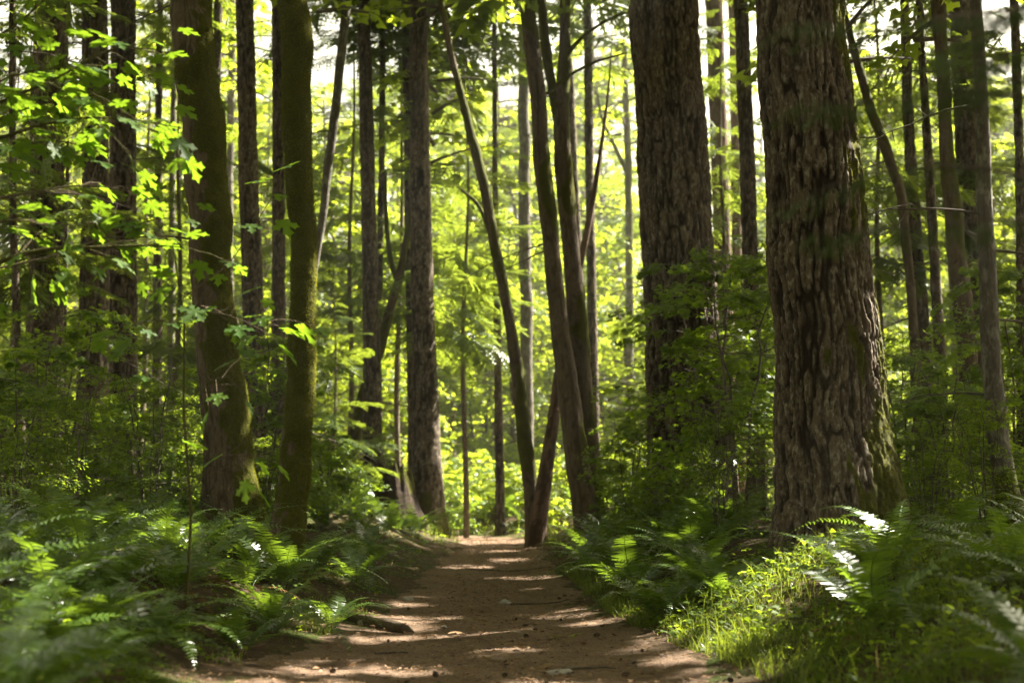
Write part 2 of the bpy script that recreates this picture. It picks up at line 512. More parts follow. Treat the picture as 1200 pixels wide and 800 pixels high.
OVAL = (np.array([(0, 0, 0), (0.3, 0.45, 0.06), (0, 1, -0.1), (-0.3, 0.45, 0.06)], float), np.array([(0, 1, 2, 3)]))
def bough_template(nb, nm, wide, fine=0.012):
    """flat conifer bough of unit length along +y"""
    V, Fq = [], []
    def strip(a, b, w):
        a, b = np.array(a), np.array(b)
        d = b - a
        n = np.array([-d[1], d[0], 0]); n = n / (np.linalg.norm(n) + 1e-9) * w
        k = len(V)
        m = a + d * 0.35
        V.extend([a - n * 0.4, m - n + (0, 0, 0.004), b, m + n])
        Fq.append((k, k + 1, k + 2, k + 3))
    r = random.Random(5)
    z = lambda y: -0.22 * y * y
    strip((0, 0, 0), (0, 1, z(1)), wide * 1.2)
    for k in range(nb):
        t = 0.10 + 0.9 * k / nb
        for s in (-1, 1):
            if r.random() < 0.14: continue
            l = (0.36 * (1 - t) ** 0.75 + 0.05) * r.choice((0.5, 0.75, 0.95, 1.1, 1.2))
            an = math.radians(r.uniform(38, 74))
            ts = t + r.uniform(-0.02, 0.02)
            d = np.array([s * math.sin(an), math.cos(an), 0])
            a = np.array([0, ts, z(ts)])
            b = a + d * l; b[2] = a[2] - 0.4 * l * r.uniform(0.2, 2.0)
            strip(a, b, wide)
            for q in range(nm):
                u = (q + 0.6) / nm
                for s2 in (-1, 1):
                    c0 = a + (b - a) * u
                    a2 = an + s2 * math.radians(48)
                    l2 = (0.11 * (1 - u) + 0.025) * r.uniform(0.7, 1.2)
                    c1 = c0 + np.array([s * math.sin(a2), math.cos(a2), 0]) * l2; c1[2] -= 0.25 * l2
                    strip(c0, c1, fine)
    return np.array(V, float), np.array(Fq)
BOUGH = bough_template(16, 5, 0.012, 0.011)
BOUGHC = bough_template(12, 3, 0.022, 0.022)
BOUGHN = bough_template(10, 4, 0.010, 0.012)

# ------------------------------------------------------------------ trunks
def trunk_geo(zs, cx, cy, r, seg, kind, seed, flare=0.0, moss=None, zb=0.0):
    """rings at heights zs; returns Geo, groove and moss attributes. zb: height of the ground"""
    th = np.linspace(0, 2 * np.pi, seg, endpoint=False)
    n = len(zs)
    h = np.maximum(zs - zb, 0)
    lob = 0.5 + 0.5 * np.cos(th[None] * 5 + seed + 0.8 * np.sin(th[None] * 2 + seed * 2))
    rr = r[:, None] * (1 + flare * np.exp(-h / (0.55 * (0.4 + r)))[:, None] * (0.35 + 0.9 * lob))
    C, S = np.cos(th)[None], np.sin(th)[None]
    P = np.stack([C * rr, S * rr, np.repeat(zs[:, None], seg, 1)], -1).reshape(-1, 3)
    lump = fbm(P * np.array([1.6, 1.6, 0.9]) + seed, 3, seed)
    R0 = float(np.median(r))
    if kind in ('fir', 'red'):
        wid = 13.5 if R0 > 0.4 else 16.0
        zsq = 0.15 if kind == 'fir' else 0.06
        Q = P * np.array([wid, wid, wid * zsq])
        Q = Q + 0.30 * np.stack([vnoise(P * 5, seed + 61), vnoise(P * 5 + 9, seed + 62), 0 * P[:, 0]], -1)
        n1 = np.abs(fbm(Q, 2, seed + 5))
        n2 = np.abs(fbm(Q * 2.1 + 5, 2, seed + 6))
        groove = np.maximum(1 - sstep(n1, 0.05, 0.22), 0.6 * (1 - sstep(n2, 0.03, 0.2)))
        amp = min(0.046, 0.012 + 0.055 * R0) if kind == 'fir' else 0.012
        vary = 0.85 + 0.5 * fbm(P * np.array([1.2, 1.2, 0.5]), 2, seed + 12)
        groove = np.clip(groove * vary * 1.25, 0, 1)
        disp = -amp * groove + 0.05 * R0 * lump + amp * 0.35 * fbm(P * np.array([14, 14, 9]), 2, seed + 8)
    else:
        Q = P * np.array([16, 16, 2.2])
        groove = (0.85 if kind == 'maple' else 0.5) * (1 - sstep(np.abs(fbm(Q, 2, seed + 5)), 0.0, 0.22))
        lump = lump - 0.25 * groove * (kind == 'maple')
        disp = (0.17 if kind == 'maple' else 0.05) * R0 * lump + 0.02 * R0 * fbm(P * 9, 2, seed + 8)
    mo = np.zeros(len(P))
    if moss is not None:
        nx_ = np.tile(np.cos(th), n); ny_ = np.tile(np.sin(th), n); hh = np.repeat(h, seg)
        mo = np.clip(moss(P, nx_, ny_, hh, lump), 0, 1)
        disp = disp + mo * (0.008 + 0.05 * R0 * (R0 < 0.45)) * (0.5 + 1.3 * fbm(P * 4.5, 4, seed + 77))
        groove = groove * (1 - mo)
    k = (rr.reshape(-1) + disp) / rr.reshape(-1)
    W = P.copy()
    W[:, 0] = P[:, 0] * k + np.repeat(cx, seg)
    W[:, 1] = P[:, 1] * k + np.repeat(cy, seg)
    i = np.arange(n - 1)[:, None] * seg
    j = np.arange(seg)[None]
    q = np.stack([i + j, i + (j + 1) % seg, i + seg + (j + 1) % seg, i + seg + j], -1).reshape(-1, 4)
    g = Geo()
    g.add(W, q)
    nrm = np.stack([np.tile(np.cos(th), n), np.tile(np.sin(th), n), 0.15 * np.ones(n * seg)], -1)
    return g, groove, mo, nrm

def moss_fuzz(W, q, mo, nrm, dens, L, seed):
    """short moss blades grown on the mossy faces"""
    r = np.random.default_rng(seed)
    A, B, D = W[q[:, 0]], W[q[:, 1]], W[q[:, 3]]
    area = np.linalg.norm(np.cross(B - A, D - A), axis=1)
    m = mo[q].mean(1)
    cnt = r.poisson(area * dens * np.clip(m * 1.5 - 0.35, 0, 1))
    f = np.repeat(np.arange(len(q)), cnt)
    if len(f) == 0: return None
    u, v = r.random(len(f))[:, None], r.random(len(f))[:, None]
    pos = A[f] + (B[f] - A[f]) * u + (D[f] - A[f]) * v
    nn = nrm[q[f, 0]]
    d = norm(nn + r.normal(0, 0.55, (len(f), 3)) + np.array([0, 0, -0.25]))
    T = (np.array([(-0.16, 0, 0), (0.16, 0, 0), (0.05, 0.6, 0.05), (0, 1, 0.0)], float), np.array([(0, 1, 2, 3)]))
    g = Geo()
    g.add(*scatter(T, pos - d * 0.004, d, norm(r.normal(0, 1, (len(f), 3))), L * r.uniform(0.5, 1.4, len(f))))
    return g

def profile(pts, d, H, zb, above=0.9):
    """pixel polyline (px, py, width) at distance d -> functions of height: centre x, radius; extended to the ground and to height H"""
    P = np.array([[*at(a, b, d), w / F * d / 2] for a, b, w in pts])
    P = P[np.argsort(P[:, 2])]
    z, x, r = list(P[:, 2]), list(P[:, 0]), list(P[:, 3])
    if z[0] > zb - 0.35:
        k = (x[min(1, len(x) - 1)] - x[0]) / max(z[1] - z[0], 0.1)
        dz = z[0] - (zb - 0.35)
        x.insert(0, x[0] - k * dz); r.insert(0, r[0] * (1 + 0.03 * dz)); z.insert(0, zb - 0.35)
    k = (x[-1] - x[-2]) / max(z[-1] - z[-2], 0.1)
    z0, x0, r0 = z[-1], x[-1], r[-1]
    for t in np.linspace(0.2, 1, 5):
        z.append(z0 + (H - z0) * t)
        x.append(x0 + k * (H - z0) * t * (1 - 0.35 * t))
        r.append(r0 * (1 - 0.88 * t ** 1.1))
    return np.array(z), np.array(x), np.array(r)

def fir_crown(g, axis_, H, zc, L, nb, seed, tmpl, carved=True):
    r = np.random.default_rng(seed)
    z = zc + (H - zc) * np.sort(r.random(nb)) ** 1.05
    t = (z - zc) / (H - zc)
    ln = L * ((1 - t) ** 0.75 * 0.9 + 0.12) * r.uniform(0.6, 1.1, nb) * np.where(t < 0.12, 0.75, 1)
    az = np.arange(nb) * 2.39996 + r.normal(0, 0.4, nb)
    el = np.radians(r.uniform(-24, 14, nb) + 20 * t)
    D = np.stack([np.cos(az) * np.cos(el), np.sin(az) * np.cos(el), np.sin(el)], -1)
    pos = axis_(z)
    up = norm(np.array([0, 0, 1.0]) + r.normal(0, 0.32, (nb, 3)))
    V, Fq = scatter(tmpl, pos, D, up, ln)
    if carved: Fq = carve(V, Fq, 1.0)
    g.add(V, Fq)

def cloud_crown(g, sg, centre, L, n, lsize, seed, tmpl):
    """layered leaf sprays on limbs round a centre: broadleaf crown"""
    r = np.random.default_rng(seed)
    for k in range(n):
        az = k * 2.39996 + r.normal(0, 0.3)
        t = (k + 0.5) / n
        o = np.array([r.normal(0, L * 0.08), r.normal(0, L * 0.08), (t - 0.5) * L * 1.3])
        ln = L * r.uniform(0.5, 1.0) * (1 - 0.5 * abs(t - 0.4))
        d = np.array([math.cos(az), math.sin(az), r.uniform(-0.05, 0.5)])
        s = np.linspace(0, 1, 5)[:, None]
        br = centre + o + d * ln * s - np.array([0, 0, 0.22 * ln]) * s ** 2
        spray(g, br, ln, int(26 * ln / lsize * 0.16), lsize, r, tmpl)
        sg.add(*tube(br, np.linspace(0.05, 0.008, 5), 5))

def spray(g, br, ln, nl, lsize, r, tmpl, wid=0.3, start=0.18, jit=0.05, tilt=0.35, carved=True):
    """leaves in a flat layer along the branch br"""
    nl = max(4, int(nl))
    s = start + (1 - start) * r.random(nl) ** 0.8
    n = len(br)
    f = s * (n - 1)
    k = np.minimum(f.astype(int), n - 2)
    f = (f - k)[:, None]
    p = br[k] * (1 - f) + br[k + 1] * f
    T = norm(br[k + 1] - br[k])
    side = norm(np.cross(T, np.array([0, 0, 1.0])))
    u = r.uniform(-1, 1, nl)
    w = wid * ln * (1.08 - s * 0.75) * np.minimum(1, s * 3)
    p = p + side * (u * w)[:, None] + T * (np.abs(u) * w * 0.45)[:, None]
    p[:, 2] += r.normal(0, jit * ln, nl) - 0.12 * np.abs(u) * w
    d = norm(T * 0.8 + side * (np.sign(u) * (0.35 + 0.7 * r.random(nl)))[:, None] + r.normal(0, 0.25, (nl, 3)) - np.array([0, 0, 0.25]))
    z = norm(np.array([0, 0, 1.0]) + r.normal(0, tilt, (nl, 3)))
    sz = lsize * r.uniform(0.6, 1.25, nl)
    if carved:
        m = ~sunlit(p)
        p, d, z, sz = p[m], d[m], z[m], sz[m]
    if len(p): g.add(*scatter(tmpl, p, d, z, sz))

def at_axis(z, x, y):
    return lambda q: np.stack([np.interp(q, z, x), np.interp(q, z, y), q], -1)

def moss_fn(kind, seed):
    s = seed
    if kind == 'full':      # most of the stem wrapped, bare grey strip towards the left
        return lambda P, nx_, ny_, h, l: sstep(0.36 + 0.55 * nx_ + 1.0 * fbm(P * np.array([1.8, 1.8, 1.3]), 3, s + 3) + 0.5 * fbm(P * 6.0, 3, s + 4) + 0.35 * np.exp(-h / 0.5), 0.05, 0.55)
    if kind == 'wrap':
        return lambda P, nx_, ny_, h, l: sstep(0.98 + 0.35 * nx_ + 0.9 * fbm(P * np.array([1.7, 1.7, 1.2]), 3, s + 3) + 0.5 * fbm(P * 6.0, 3, s + 4), 0.1, 0.5)
    if kind == 'side':      # right hand side and foot
        return lambda P, nx_, ny_, h, l: sstep(0.0 + 0.75 * nx_ + 0.8 * fbm(P * np.array([1.3, 1.3, 0.7]), 3, s + 3) + 0.6 * fbm(P * np.array([7, 7, 2.0]), 3, s + 4) + 1.0 * np.exp(-h / 0.6), 0.1, 0.75)
    if kind == 'foot':
        return lambda P, nx_, ny_, h, l: sstep(-0.5 + 1.3 * np.exp(-h / 1.0) + 0.8 * fbm(P * 1.6, 3, s + 3), 0.1, 0.7)
    if kind == 'patchy':
        return lambda P, nx_, ny_, h, l: sstep(0.25 + 0.25 * nx_ + 0.95 * fbm(P * np.array([1.6, 1.6, 0.9]), 3, s + 3), 0.1, 0.6)
    return None

def tree(name, cat, kind, d, pts, H, label, zc=None, L=3.2, nb=60, moss=None, flare=0.25, fuzz=0, stems=(), twigs=0, group=None, seed=1, vis=None, py0=None):
    """a tree along its pixel polyline at distance d > trunk, moss, crown, dead_branch"""
    b = at(pts[-1][0], pts[-1][1], d)
    zb = float(gz(b[0], d))
    z, x, r = profile(pts, d, H, zb)
    bx = float(np.interp(zb, z, x))
    base = np.array([bx, d, zb])
    root = thing(name, label, cat, base, 0, group)
    yw = d + 0.12 * np.sin(z * 0.5 + seed) * (z > zb + 1)
    wob = 0.22 if kind in ('maple', 'alder') else 0.06
    top = min(H, CH + d * 0.38)                         # top of what the photo shows
    R0 = float(np.median(r))
    seg = int(np.clip(2 * np.pi * R0 * F * 0.85 / d * 0.75, 14, 300))
    step = max(0.014, 1.5 * d / (F * 0.85))
    zz = np.concatenate([np.arange(zb - 0.35, top + 0.5, step), np.arange(top + 0.5, H, 0.5), [H]])
    X_, Y_, R_ = np.interp(zz, z, x), np.interp(zz, z, yw), np.interp(zz, z, r)
    k = np.ones(9) / 9
    if len(zz) > 60:
        kk = int(max(3, 0.35 / step))
        ker = np.ones(kk) / kk
        sm = lambda a: np.convolve(np.pad(a, (kk // 2, kk - 1 - kk // 2), 'edge'), ker, 'valid')
        X_, Y_, R_ = sm(X_), sm(Y_), sm(R_)
    q0 = np.stack([zz * 0, zz * 0, zz], -1)
    X_ = X_ + wob * R0 * (fbm(q0 * 1.1 + seed, 3, seed + 9)) * 1.2
    R_ = R_ * (1 + 0.3 * wob * fbm(q0 * 1.9 + seed, 3, seed + 19))
    g, gr, mo, nrm = trunk_geo(zz, X_, Y_, R_, seg, kind, seed, flare, moss_fn(moss, seed), zb)
    link('trunk', mesh('trunk', g, M[kind], True, {'groove': gr, 'moss': mo}, base), root)
    if fuzz:
        fg = moss_fuzz(g.V[0], g.F[0], mo, nrm, fuzz, 0.022, seed)
        if fg: tag(link('moss', mesh('moss', fg, M['moss'], False, None, base), root), kind='stuff')
    ax = at_axis(zz, X_, Y_)
    for kpts in stems:                                  # further stems or limbs of the same tree
        z2, x2, r2 = profile(kpts[1], d + kpts[2], H * 0.9, zb if kpts[0] == 'trunk' else 99)
        if kpts[0] == 'trunk':
            z2b = np.concatenate([np.arange(zb - 0.35, top + 0.5, step), np.arange(top + 0.5, H * 0.9, 0.5)])
            g2, gr2, mo2, nr2 = trunk_geo(z2b, np.interp(z2b, z2, x2), np.full(len(z2b), d + kpts[2]), np.interp(z2b, z2, r2), seg, kind, seed + 3, flare, moss_fn(moss, seed + 3), zb)
            link('trunk', mesh('trunk', g2, M[kind], True, {'groove': gr2, 'moss': mo2}, base), root)
            if fuzz:
                fg = moss_fuzz(g2.V[0], g2.F[0], mo2, nr2, fuzz, 0.022, seed)
                if fg: tag(link('moss', mesh('moss', fg, M['moss'], False, None, base), root), kind='stuff')
        else:
            P = np.array([[*at(a, b_, d + kpts[2]), w / F * d / 2] for a, b_, w in kpts[1]])
            Q = smooth_path(P, 30)
            g2 = Geo(); g2.add(*tube(Q[:, :3], Q[:, 3] * (1 + 0.12 * vnoise(Q[:, :3] * 6, seed)), 12))
            nv = g2.n
            link('limb', mesh('limb', g2, M[kind], True, {'groove': np.zeros(nv), 'moss': np.full(nv, 0.6 if moss else 0.1)}, base), root)
    rr = np.random.default_rng(seed + 500)
    for k in range(twigs):                              # bare dead branches low on the stem
        t = rr.uniform(zb + 1.5, top)
        o = ax(np.array([t]))[0]
        az = rr.uniform(-0.5, 0.5) + (0 if rr.random() < 0.5 else math.pi)
        ln = rr.uniform(0.6, 2.0)
        s = np.linspace(0, 1, 7)[:, None]
        dd = np.array([math.cos(az), math.sin(az) * 0.8, rr.uniform(-0.35, 0.15)])
        br = o + dd * ln * s + np.array([0, 0, -0.2 * ln]) * s ** 2 + rr.normal(0, 0.015 * ln, (7, 3)) * s
        tg = Geo(); tg.add(*tube(br, np.linspace(0.016, 0.004, 7), 5))
        for q in range(3):
            i0 = rr.integers(2, 6)
            e_ = br[i0] + (dd * 0.5 + rr.normal(0, 0.5, 3)) * ln * 0.3
            tg.add(*tube(np.array([br[i0], (br[i0] + e_) / 2 + rr.normal(0, 0.02, 3), e_]), (0.007, 0.005, 0.002), 4))
        link('dead_branch', mesh('dead_branch', tg, M['twig'], True, None, base), root)
    if zc is not None:
        cg, sg = Geo(), Geo()
        if kind in ('fir', 'red'):
            fir_crown(cg, ax, H, zc, L * 1.1, int(nb * (1.6 if L > 2.9 else 1.2)), seed + 40, BOUGHC)
            cm = M['needle']
        else:
            cloud_crown(cg, sg, ax(np.array([zc]))[0], L, nb, 0.24, seed + 40, FARL)
            cm = M['mapleleaf']
            link('branches', mesh('branches', sg, M['twig'], True, None, base), root)
        link('crown', mesh('crown', cg, cm, False, None, base), root)
    return root

# --- the large and named trunks, left to right
tree('fir_tree', 'tree', 'fir', 22, [(14, 0, 9), (18, 250, 9), (24, 480, 11)], 15, 'slender dark trunk nearest the left edge, left of the first thick fir', 8.5, 1.8, 40, seed=2, twigs=4)
tree('fir_tree', 'tree', 'fir', 24, [(57, 0, 36), (56, 250, 39), (55, 500, 44)], 30, 'thick dark fir trunk standing alone nearest the left edge', 11, 3.6, 80, seed=3, twigs=5, moss='foot')
tree('fir_tree', 'tree', 'fir', 31, [(79, 0, 5), (77, 200, 5), (75, 480, 6)], 14, 'pole-thin dark trunk just right of the leftmost thick fir', 9, 1.6, 30, seed=4, twigs=2)
tree('fir_tree', 'tree', 'fir', 25, [(112, 0, 31), (110, 250, 33), (108, 500, 38)], 28, 'left one of the two close-set fir trunks on the left', 12, 3.4, 70, seed=5, twigs=4, moss='foot')
tree('fir_tree', 'tree', 'fir', 26.2, [(146, 0, 30), (143, 250, 33), (142, 500, 37)], 28, 'right one of the two close-set fir trunks on the left', 12.5, 3.4, 70, seed=6, twigs=4)
tree('fir_tree', 'tree', 'fir', 33, [(186, 100, 9), (185, 350, 11), (183, 480, 13)], 20, 'thin dark trunk just right of the close-set fir pair', 12, 2.2, 50, seed=7, twigs=3)
tree('fir_tree', 'tree', 'alder', 35, [(203, 40, 7), (202, 300, 8), (200, 480, 9)], 19, 'thin grey trunk half way between the fir pair and the nearer mossy maple', 13, 2.4, 14, seed=8, twigs=2)
tree('maple_tree', 'tree', 'maple', 16.8, [(225, 0, 45), (233, 100, 46), (240, 200, 49), (248, 300, 50), (256, 400, 50), (265, 500, 53), (274, 600, 60)], 19, 'mossy maple trunk with a bare brown strip, left of the mossy pair', 12.5, 4.2, 26, moss='full', fuzz=9000, twigs=2, seed=9, flare=0.35)
tree('fir_tree', 'tree', 'fir', 34, [(257, 0, 11), (253, 110, 11), (249, 300, 11), (247, 480, 12)], 24, 'thin trunk half hidden behind the left mossy maple', 13, 2.6, 50, seed=10, twigs=2)
tree('fir_tree', 'tree', 'alder', 42, [(272, 0, 9), (270, 200, 9), (268, 480, 10)], 20, 'pale thin trunk between the left mossy maple and a straight fir', 15, 2.6, 12, seed=11)
tree('fir_tree', 'tree', 'fir', 28, [(288, 0, 22), (291, 200, 24), (297, 400, 26), (300, 500, 29)], 29, 'straight furrowed fir between the two mossy maple trunks', 12.5, 3.2, 70, seed=12, twigs=4)
tree('fir_tree', 'tree', 'fir', 30, [(324, 0, 13), (327, 130, 15), (327, 300, 16), (325, 480, 18)], 25, 'narrow fir half hidden by the bulging right-hand mossy maple', 13, 2.6, 56, seed=13, twigs=3)
tree('maple_tree', 'tree', 'maple', 15, [(343, -40, 28), (345, 0, 30), (352, 55, 35), (349, 95, 29), (350, 160, 31), (351, 200, 29), (354, 290, 29), (353, 400, 32), (350, 480, 32), (343, 560, 35), (335, 640, 40)], 18, 'fully moss-wrapped maple trunk with a bulge near its top, beside the path ferns', 12.5, 4.0, 24, moss='wrap', fuzz=10000, seed=14, flare=0.35)
tree('alder_tree', 'tree', 'alder', 26, [(405, 0, 11), (390, 150, 11), (378, 260, 10), (366, 340, 10), (352, 460, 11)], 16, 'thin bare grey trunk leaning right, behind the moss-wrapped maple', 12, 2.8, 12, seed=15, twigs=2)
tree('fir_tree', 'tree', 'fir', 31, [(427, 0, 15), (428, 100, 17), (433, 300, 19), (437, 450, 22), (436, 570, 27)], 27, 'grey fir trunk standing behind the mossy stump, left of the broad fir', 12.8, 4.0, 60, seed=16, twigs=5)
tree('fir_tree', 'tree', 'fir', 33, [(449, 0, 8), (447, 200, 8), (442, 400, 9), (438, 480, 10)], 20, 'thin trunk hugging the right side of the grey fir behind the stump', 10.8, 2.0, 50, seed=17, twigs=3)
tree('fir_tree', 'tree', 'fir', 33, [(477, 0, 13), (480, 250, 13), (484, 500, 14), (485, 580, 15)], 26, 'narrow dark trunk touching the left side of the broad middle fir', 11.0, 2.4, 60, seed=18, twigs=3)
tree('fir_tree', 'tree', 'fir', 30, [(490, 0, 21), (493, 200, 25), (496, 400, 29), (499, 520, 34), (501, 600, 40)], 31, 'broad straight fir left of the path end, right of the mossy stump', 12.5, 4.4, 84, seed=19, twigs=4, moss='foot', flare=0.2)
tree('maple_tree', 'tree', 'maple', 31.5, [(484, 240, 7), (476, 285, 8), (467, 330, 10), (450, 390, 12), (425, 470, 16), (398, 580, 20)], 11, 'dark crooked maple leaning right behind the mossy stump', 10, 2.2, 12, moss='patchy', twigs=3, seed=20, stems=[('limb', [(466, 330, 7), (457, 300, 6), (452, 245, 5), (452, 200, 3)], 0.1)])
tree('maple_tree', 'tree', 'maple', 27, [(512, -20, 7), (527, 60, 9), (545, 130, 10), (558, 180, 11), (570, 230, 12), (582, 300, 13), (597, 380, 14), (610, 470, 16), (620, 550, 18), (627, 625, 22)], 18, 'slim curved maple bending left over the path end', 12.2, 2.8, 10, moss='patchy', twigs=3, seed=21, stems=[('limb', [(583, 310, 7), (575, 275, 6), (560, 240, 4), (540, 222, 3)], 0.1)])
tree('fir_tree', 'tree', 'fir', 33, [(579, -10, 6), (580, 200, 7), (583, 400, 9), (586, 600, 12)], 22, 'thin straight dark trunk beside the slim curved maple', 11.0, 2.2, 54, seed=22, twigs=5)
tree('alder_tree', 'tree', 'alder', 38, [(613, -20, 13), (615, 250, 14), (617, 420, 15), (618, 560, 16)], 24, 'pale hazy trunk behind the curved maple, left of the twin maple', 17, 2.8, 12, seed=23)
tree('maple_tree', 'tree', 'red', 26.8, [(690, 260, 8), (672, 350, 10), (656, 430, 12), (650, 480, 14), (640, 550, 17), (630, 622, 21)], 10, 'short orange-brown trunk leaning right at the path end', None, seed=24, flare=0.15)
tree('maple_tree', 'tree', 'maple', 25, [(617, 0, 19), (628, 100, 19), (637, 200, 20), (648, 300, 21), (659, 400, 24), (672, 500, 27), (685, 600, 31)], 19, 'dark mossy maple of two stems, one forked, right of the path end', 16.5, 4.2, 24, moss='patchy', fuzz=2500, twigs=3, seed=25, flare=0.2,
     stems=[('trunk', [(662, 0, 12), (662, 60, 13), (657, 130, 18), (660, 200, 20), (668, 280, 21), (679, 400, 22), (688, 500, 23), (696, 600, 26)], 0.5),
            ('limb', [(656, 145, 14), (650, 115, 13), (643, 80, 13), (637, 30, 12), (633, -30, 12), (628, -120, 10)], 0.5),
            ('limb', [(659, 75, 5), (672, 55, 5), (690, 38, 4), (715, 22, 3), (738, 14, 2)], 0.4),
            ('limb', [(640, 110, 4), (668, 88, 4), (700, 72, 3), (735, 62, 2)], 0.1)])
tree('fir_tree', 'tree', 'fir', 36, [(667, 60, 9), (675, 250, 10), (682, 400, 11), (688, 500, 11)], 21, 'thin trunk half hidden behind the forked stem of the twin maple', 15, 2.2, 44, seed=26, twigs=2)
tree('fir_tree', 'tree', 'fir', 34, [(689, 30, 11), (691, 200, 11), (693, 350, 12), (697, 520, 13)], 26, 'straight slim trunk standing free between the twin maple and the huge fir', 12.0, 2.8, 50, seed=27, twigs=3)
tree('alder_tree', 'tree', 'alder', 48, [(731, 60, 7), (735, 150, 8), (737, 250, 9), (738, 420, 10)], 17, 'pale thin far trunk with an upward limb, left of the huge fir', 15, 2.6, 12, moss='patchy', seed=28, stems=[('limb', [(736, 205, 6), (722, 175, 5), (706, 140, 4), (700, 110, 3)], 0.0)])
tree('fir_tree', 'tree', 'fir', 22, [(780, 0, 84), (788, 150, 84), (795, 300, 86), (800, 400, 88), (805, 500, 92), (808, 600, 100)], 36, 'huge furrowed fir right of the path, second thickest trunk', 10.8, 4.8, 130, moss='foot', seed=29, flare=0.15, twigs=2)
tree('fir_tree', 'tree', 'red', 34, [(836, 0, 22), (842, 150, 21), (848, 320, 21), (852, 500, 22)], 28, 'reddish trunk just behind the right side of the second thickest fir', 18, 2.6, 40, seed=30)
tree('fir_tree', 'tree', 'red', 37, [(859, 0, 11), (862, 200, 12), (866, 480, 13)], 25, 'thin reddish trunk in the gap between the two thickest firs', 18, 2.2, 36, seed=31)
tree('fir_tree', 'tree', 'fir', 27, [(868, 0, 18), (875, 200, 19), (880, 330, 20), (886, 520, 22)], 28, 'dark fir half hidden behind the left side of the thickest trunk', 12, 3.2, 64, seed=32)
tree('fir_tree', 'tree', 'fir', 14, [(933, 0, 105), (948, 150, 112), (957, 250, 117), (969, 400, 124), (977, 500, 132), (982, 560, 138), (986, 635, 148)], 36, 'thickest furrowed fir trunk, mossy down its right side, above the sunlit grass', 12.5, 4.8, 120, moss='side', fuzz=1500, seed=33, flare=0.18)
tree('maple_tree', 'tree', 'maple', 24, [(1003, 60, 10), (1018, 120, 12), (1035, 165, 13), (1055, 230, 13), (1062, 300, 12), (1070, 420, 12)], 12, 'thin dark trunk leaning left just right of the thickest fir', 10.2, 2.4, 12, moss='patchy', twigs=4, seed=34)
tree('fir_tree', 'tree', 'fir', 27, [(1062, 30, 12), (1067, 150, 14), (1075, 300, 16), (1082, 390, 16), (1088, 520, 17)], 22, 'lit brown trunk, left one of the thin pair right of the thickest fir', 9.2, 2.0, 60, seed=35, twigs=3)
tree('fir_tree', 'tree', 'fir', 24, [(1078, 20, 9), (1088, 150, 11), (1097, 300, 13), (1103, 450, 15), (1104, 590, 17)], 20, 'darker trunk, right one of the thin pair right of the thickest fir', 8.8, 1.9, 60, seed=36, twigs=3)
tree('maple_tree', 'tree', 'maple', 21, [(1098, 10, 16), (1108, 130, 18), (1122, 280, 20), (1135, 400, 23), (1152, 570, 28)], 18, 'dark mossy trunk in front of the broad grey fir at right', 10.0, 2.8, 18, moss='patchy', twigs=4, seed=37)
tree('fir_tree', 'tree', 'fir', 27, [(1126, 20, 30), (1134, 200, 30), (1142, 400, 30), (1150, 560, 32)], 28, 'broad grey fir half hidden by two leaning trunks at right', 12, 3.4, 66, seed=38, twigs=2)
tree('alder_tree', 'tree', 'alder', 15, [(1140, 0, 14), (1146, 100, 16), (1151, 200, 18), (1156, 300, 20), (1163, 420, 23), (1175, 520, 25), (1187, 625, 29)], 17, 'pale mottled alder leaning left, nearest trunk at the right side', 8.4, 2.6, 16, moss='foot', twigs=5, seed=39)
tree('fir_tree', 'tree', 'fir', 22, [(1190, 0, 11), (1193, 200, 12), (1195, 400, 13), (1197, 520, 14)], 22, 'slim trunk cut by the right edge of the photo', 8.4, 2.0, 60, seed=40, twigs=2)
# --- unseen firs added at left and behind to block sky light
SIDE = []
for k in range(16):
    a = math.radians(150 + k * 15.5)
    q = 7 + (k * 5 % 9)
    x, y = q * math.cos(a) * 1.1 - 1.0, q * math.sin(a) - 0.5
    if k < 3: x, y = -9.5 - 2 * k, 4 + 5 * k
    SIDE.append((x, y, 0.24 + 0.03 * (k % 4)))
# --- more unseen firs added at the sides to shade the path
for k, (x, y, w) in enumerate(((9.5, 12, 30), (12, 21, 34), (12.5, 14, 24), (16.5, 28, 36), (17, 18, 38), (18, 36, 30), (20, 30, 36), (22, 23, 30), (13, 9, 34), (6.5, 5, 26), (-12, 20, 34), (7.5, 8.5, 24))):
    SIDE.append((x, y, w / F * y / 2 + 0.06))
for k, (x, y, rad) in enumerate(SIDE):
    zb = float(gz(x, y))
    H = 27 + 3 * (k % 3)
    root = thing('fir_tree', 'tall unseen fir added outside the view to shade path and trunks', 'tree', (x, y, zb), 0, 'unseen firs added for shade')
    zz = np.concatenate([np.arange(-0.35, 8, 0.06), np.arange(8, H, 0.6)])
    g, gr, mo, _ = trunk_geo(zz, 0 * zz, 0 * zz, rad * (1.02 - 0.9 * np.maximum(zz, 0) / H), 60, 'fir', 60 + k, 0.2, moss_fn('foot', k), 0.0)
    link('trunk', mesh('trunk', g, M['fir'], True, {'groove': gr, 'moss': mo}), root)
    cg = Geo()
    fir_crown(cg, lambda q: np.stack([np.full_like(q, x), np.full_like(q, y), q], -1), H + zb, zb + 8.5 + (k % 4), 4.8, 150, 700 + k, BOUGHC)
    link('crown', mesh('crown', cg, M['needle'], False, None, np.array([x, y, zb])), root)

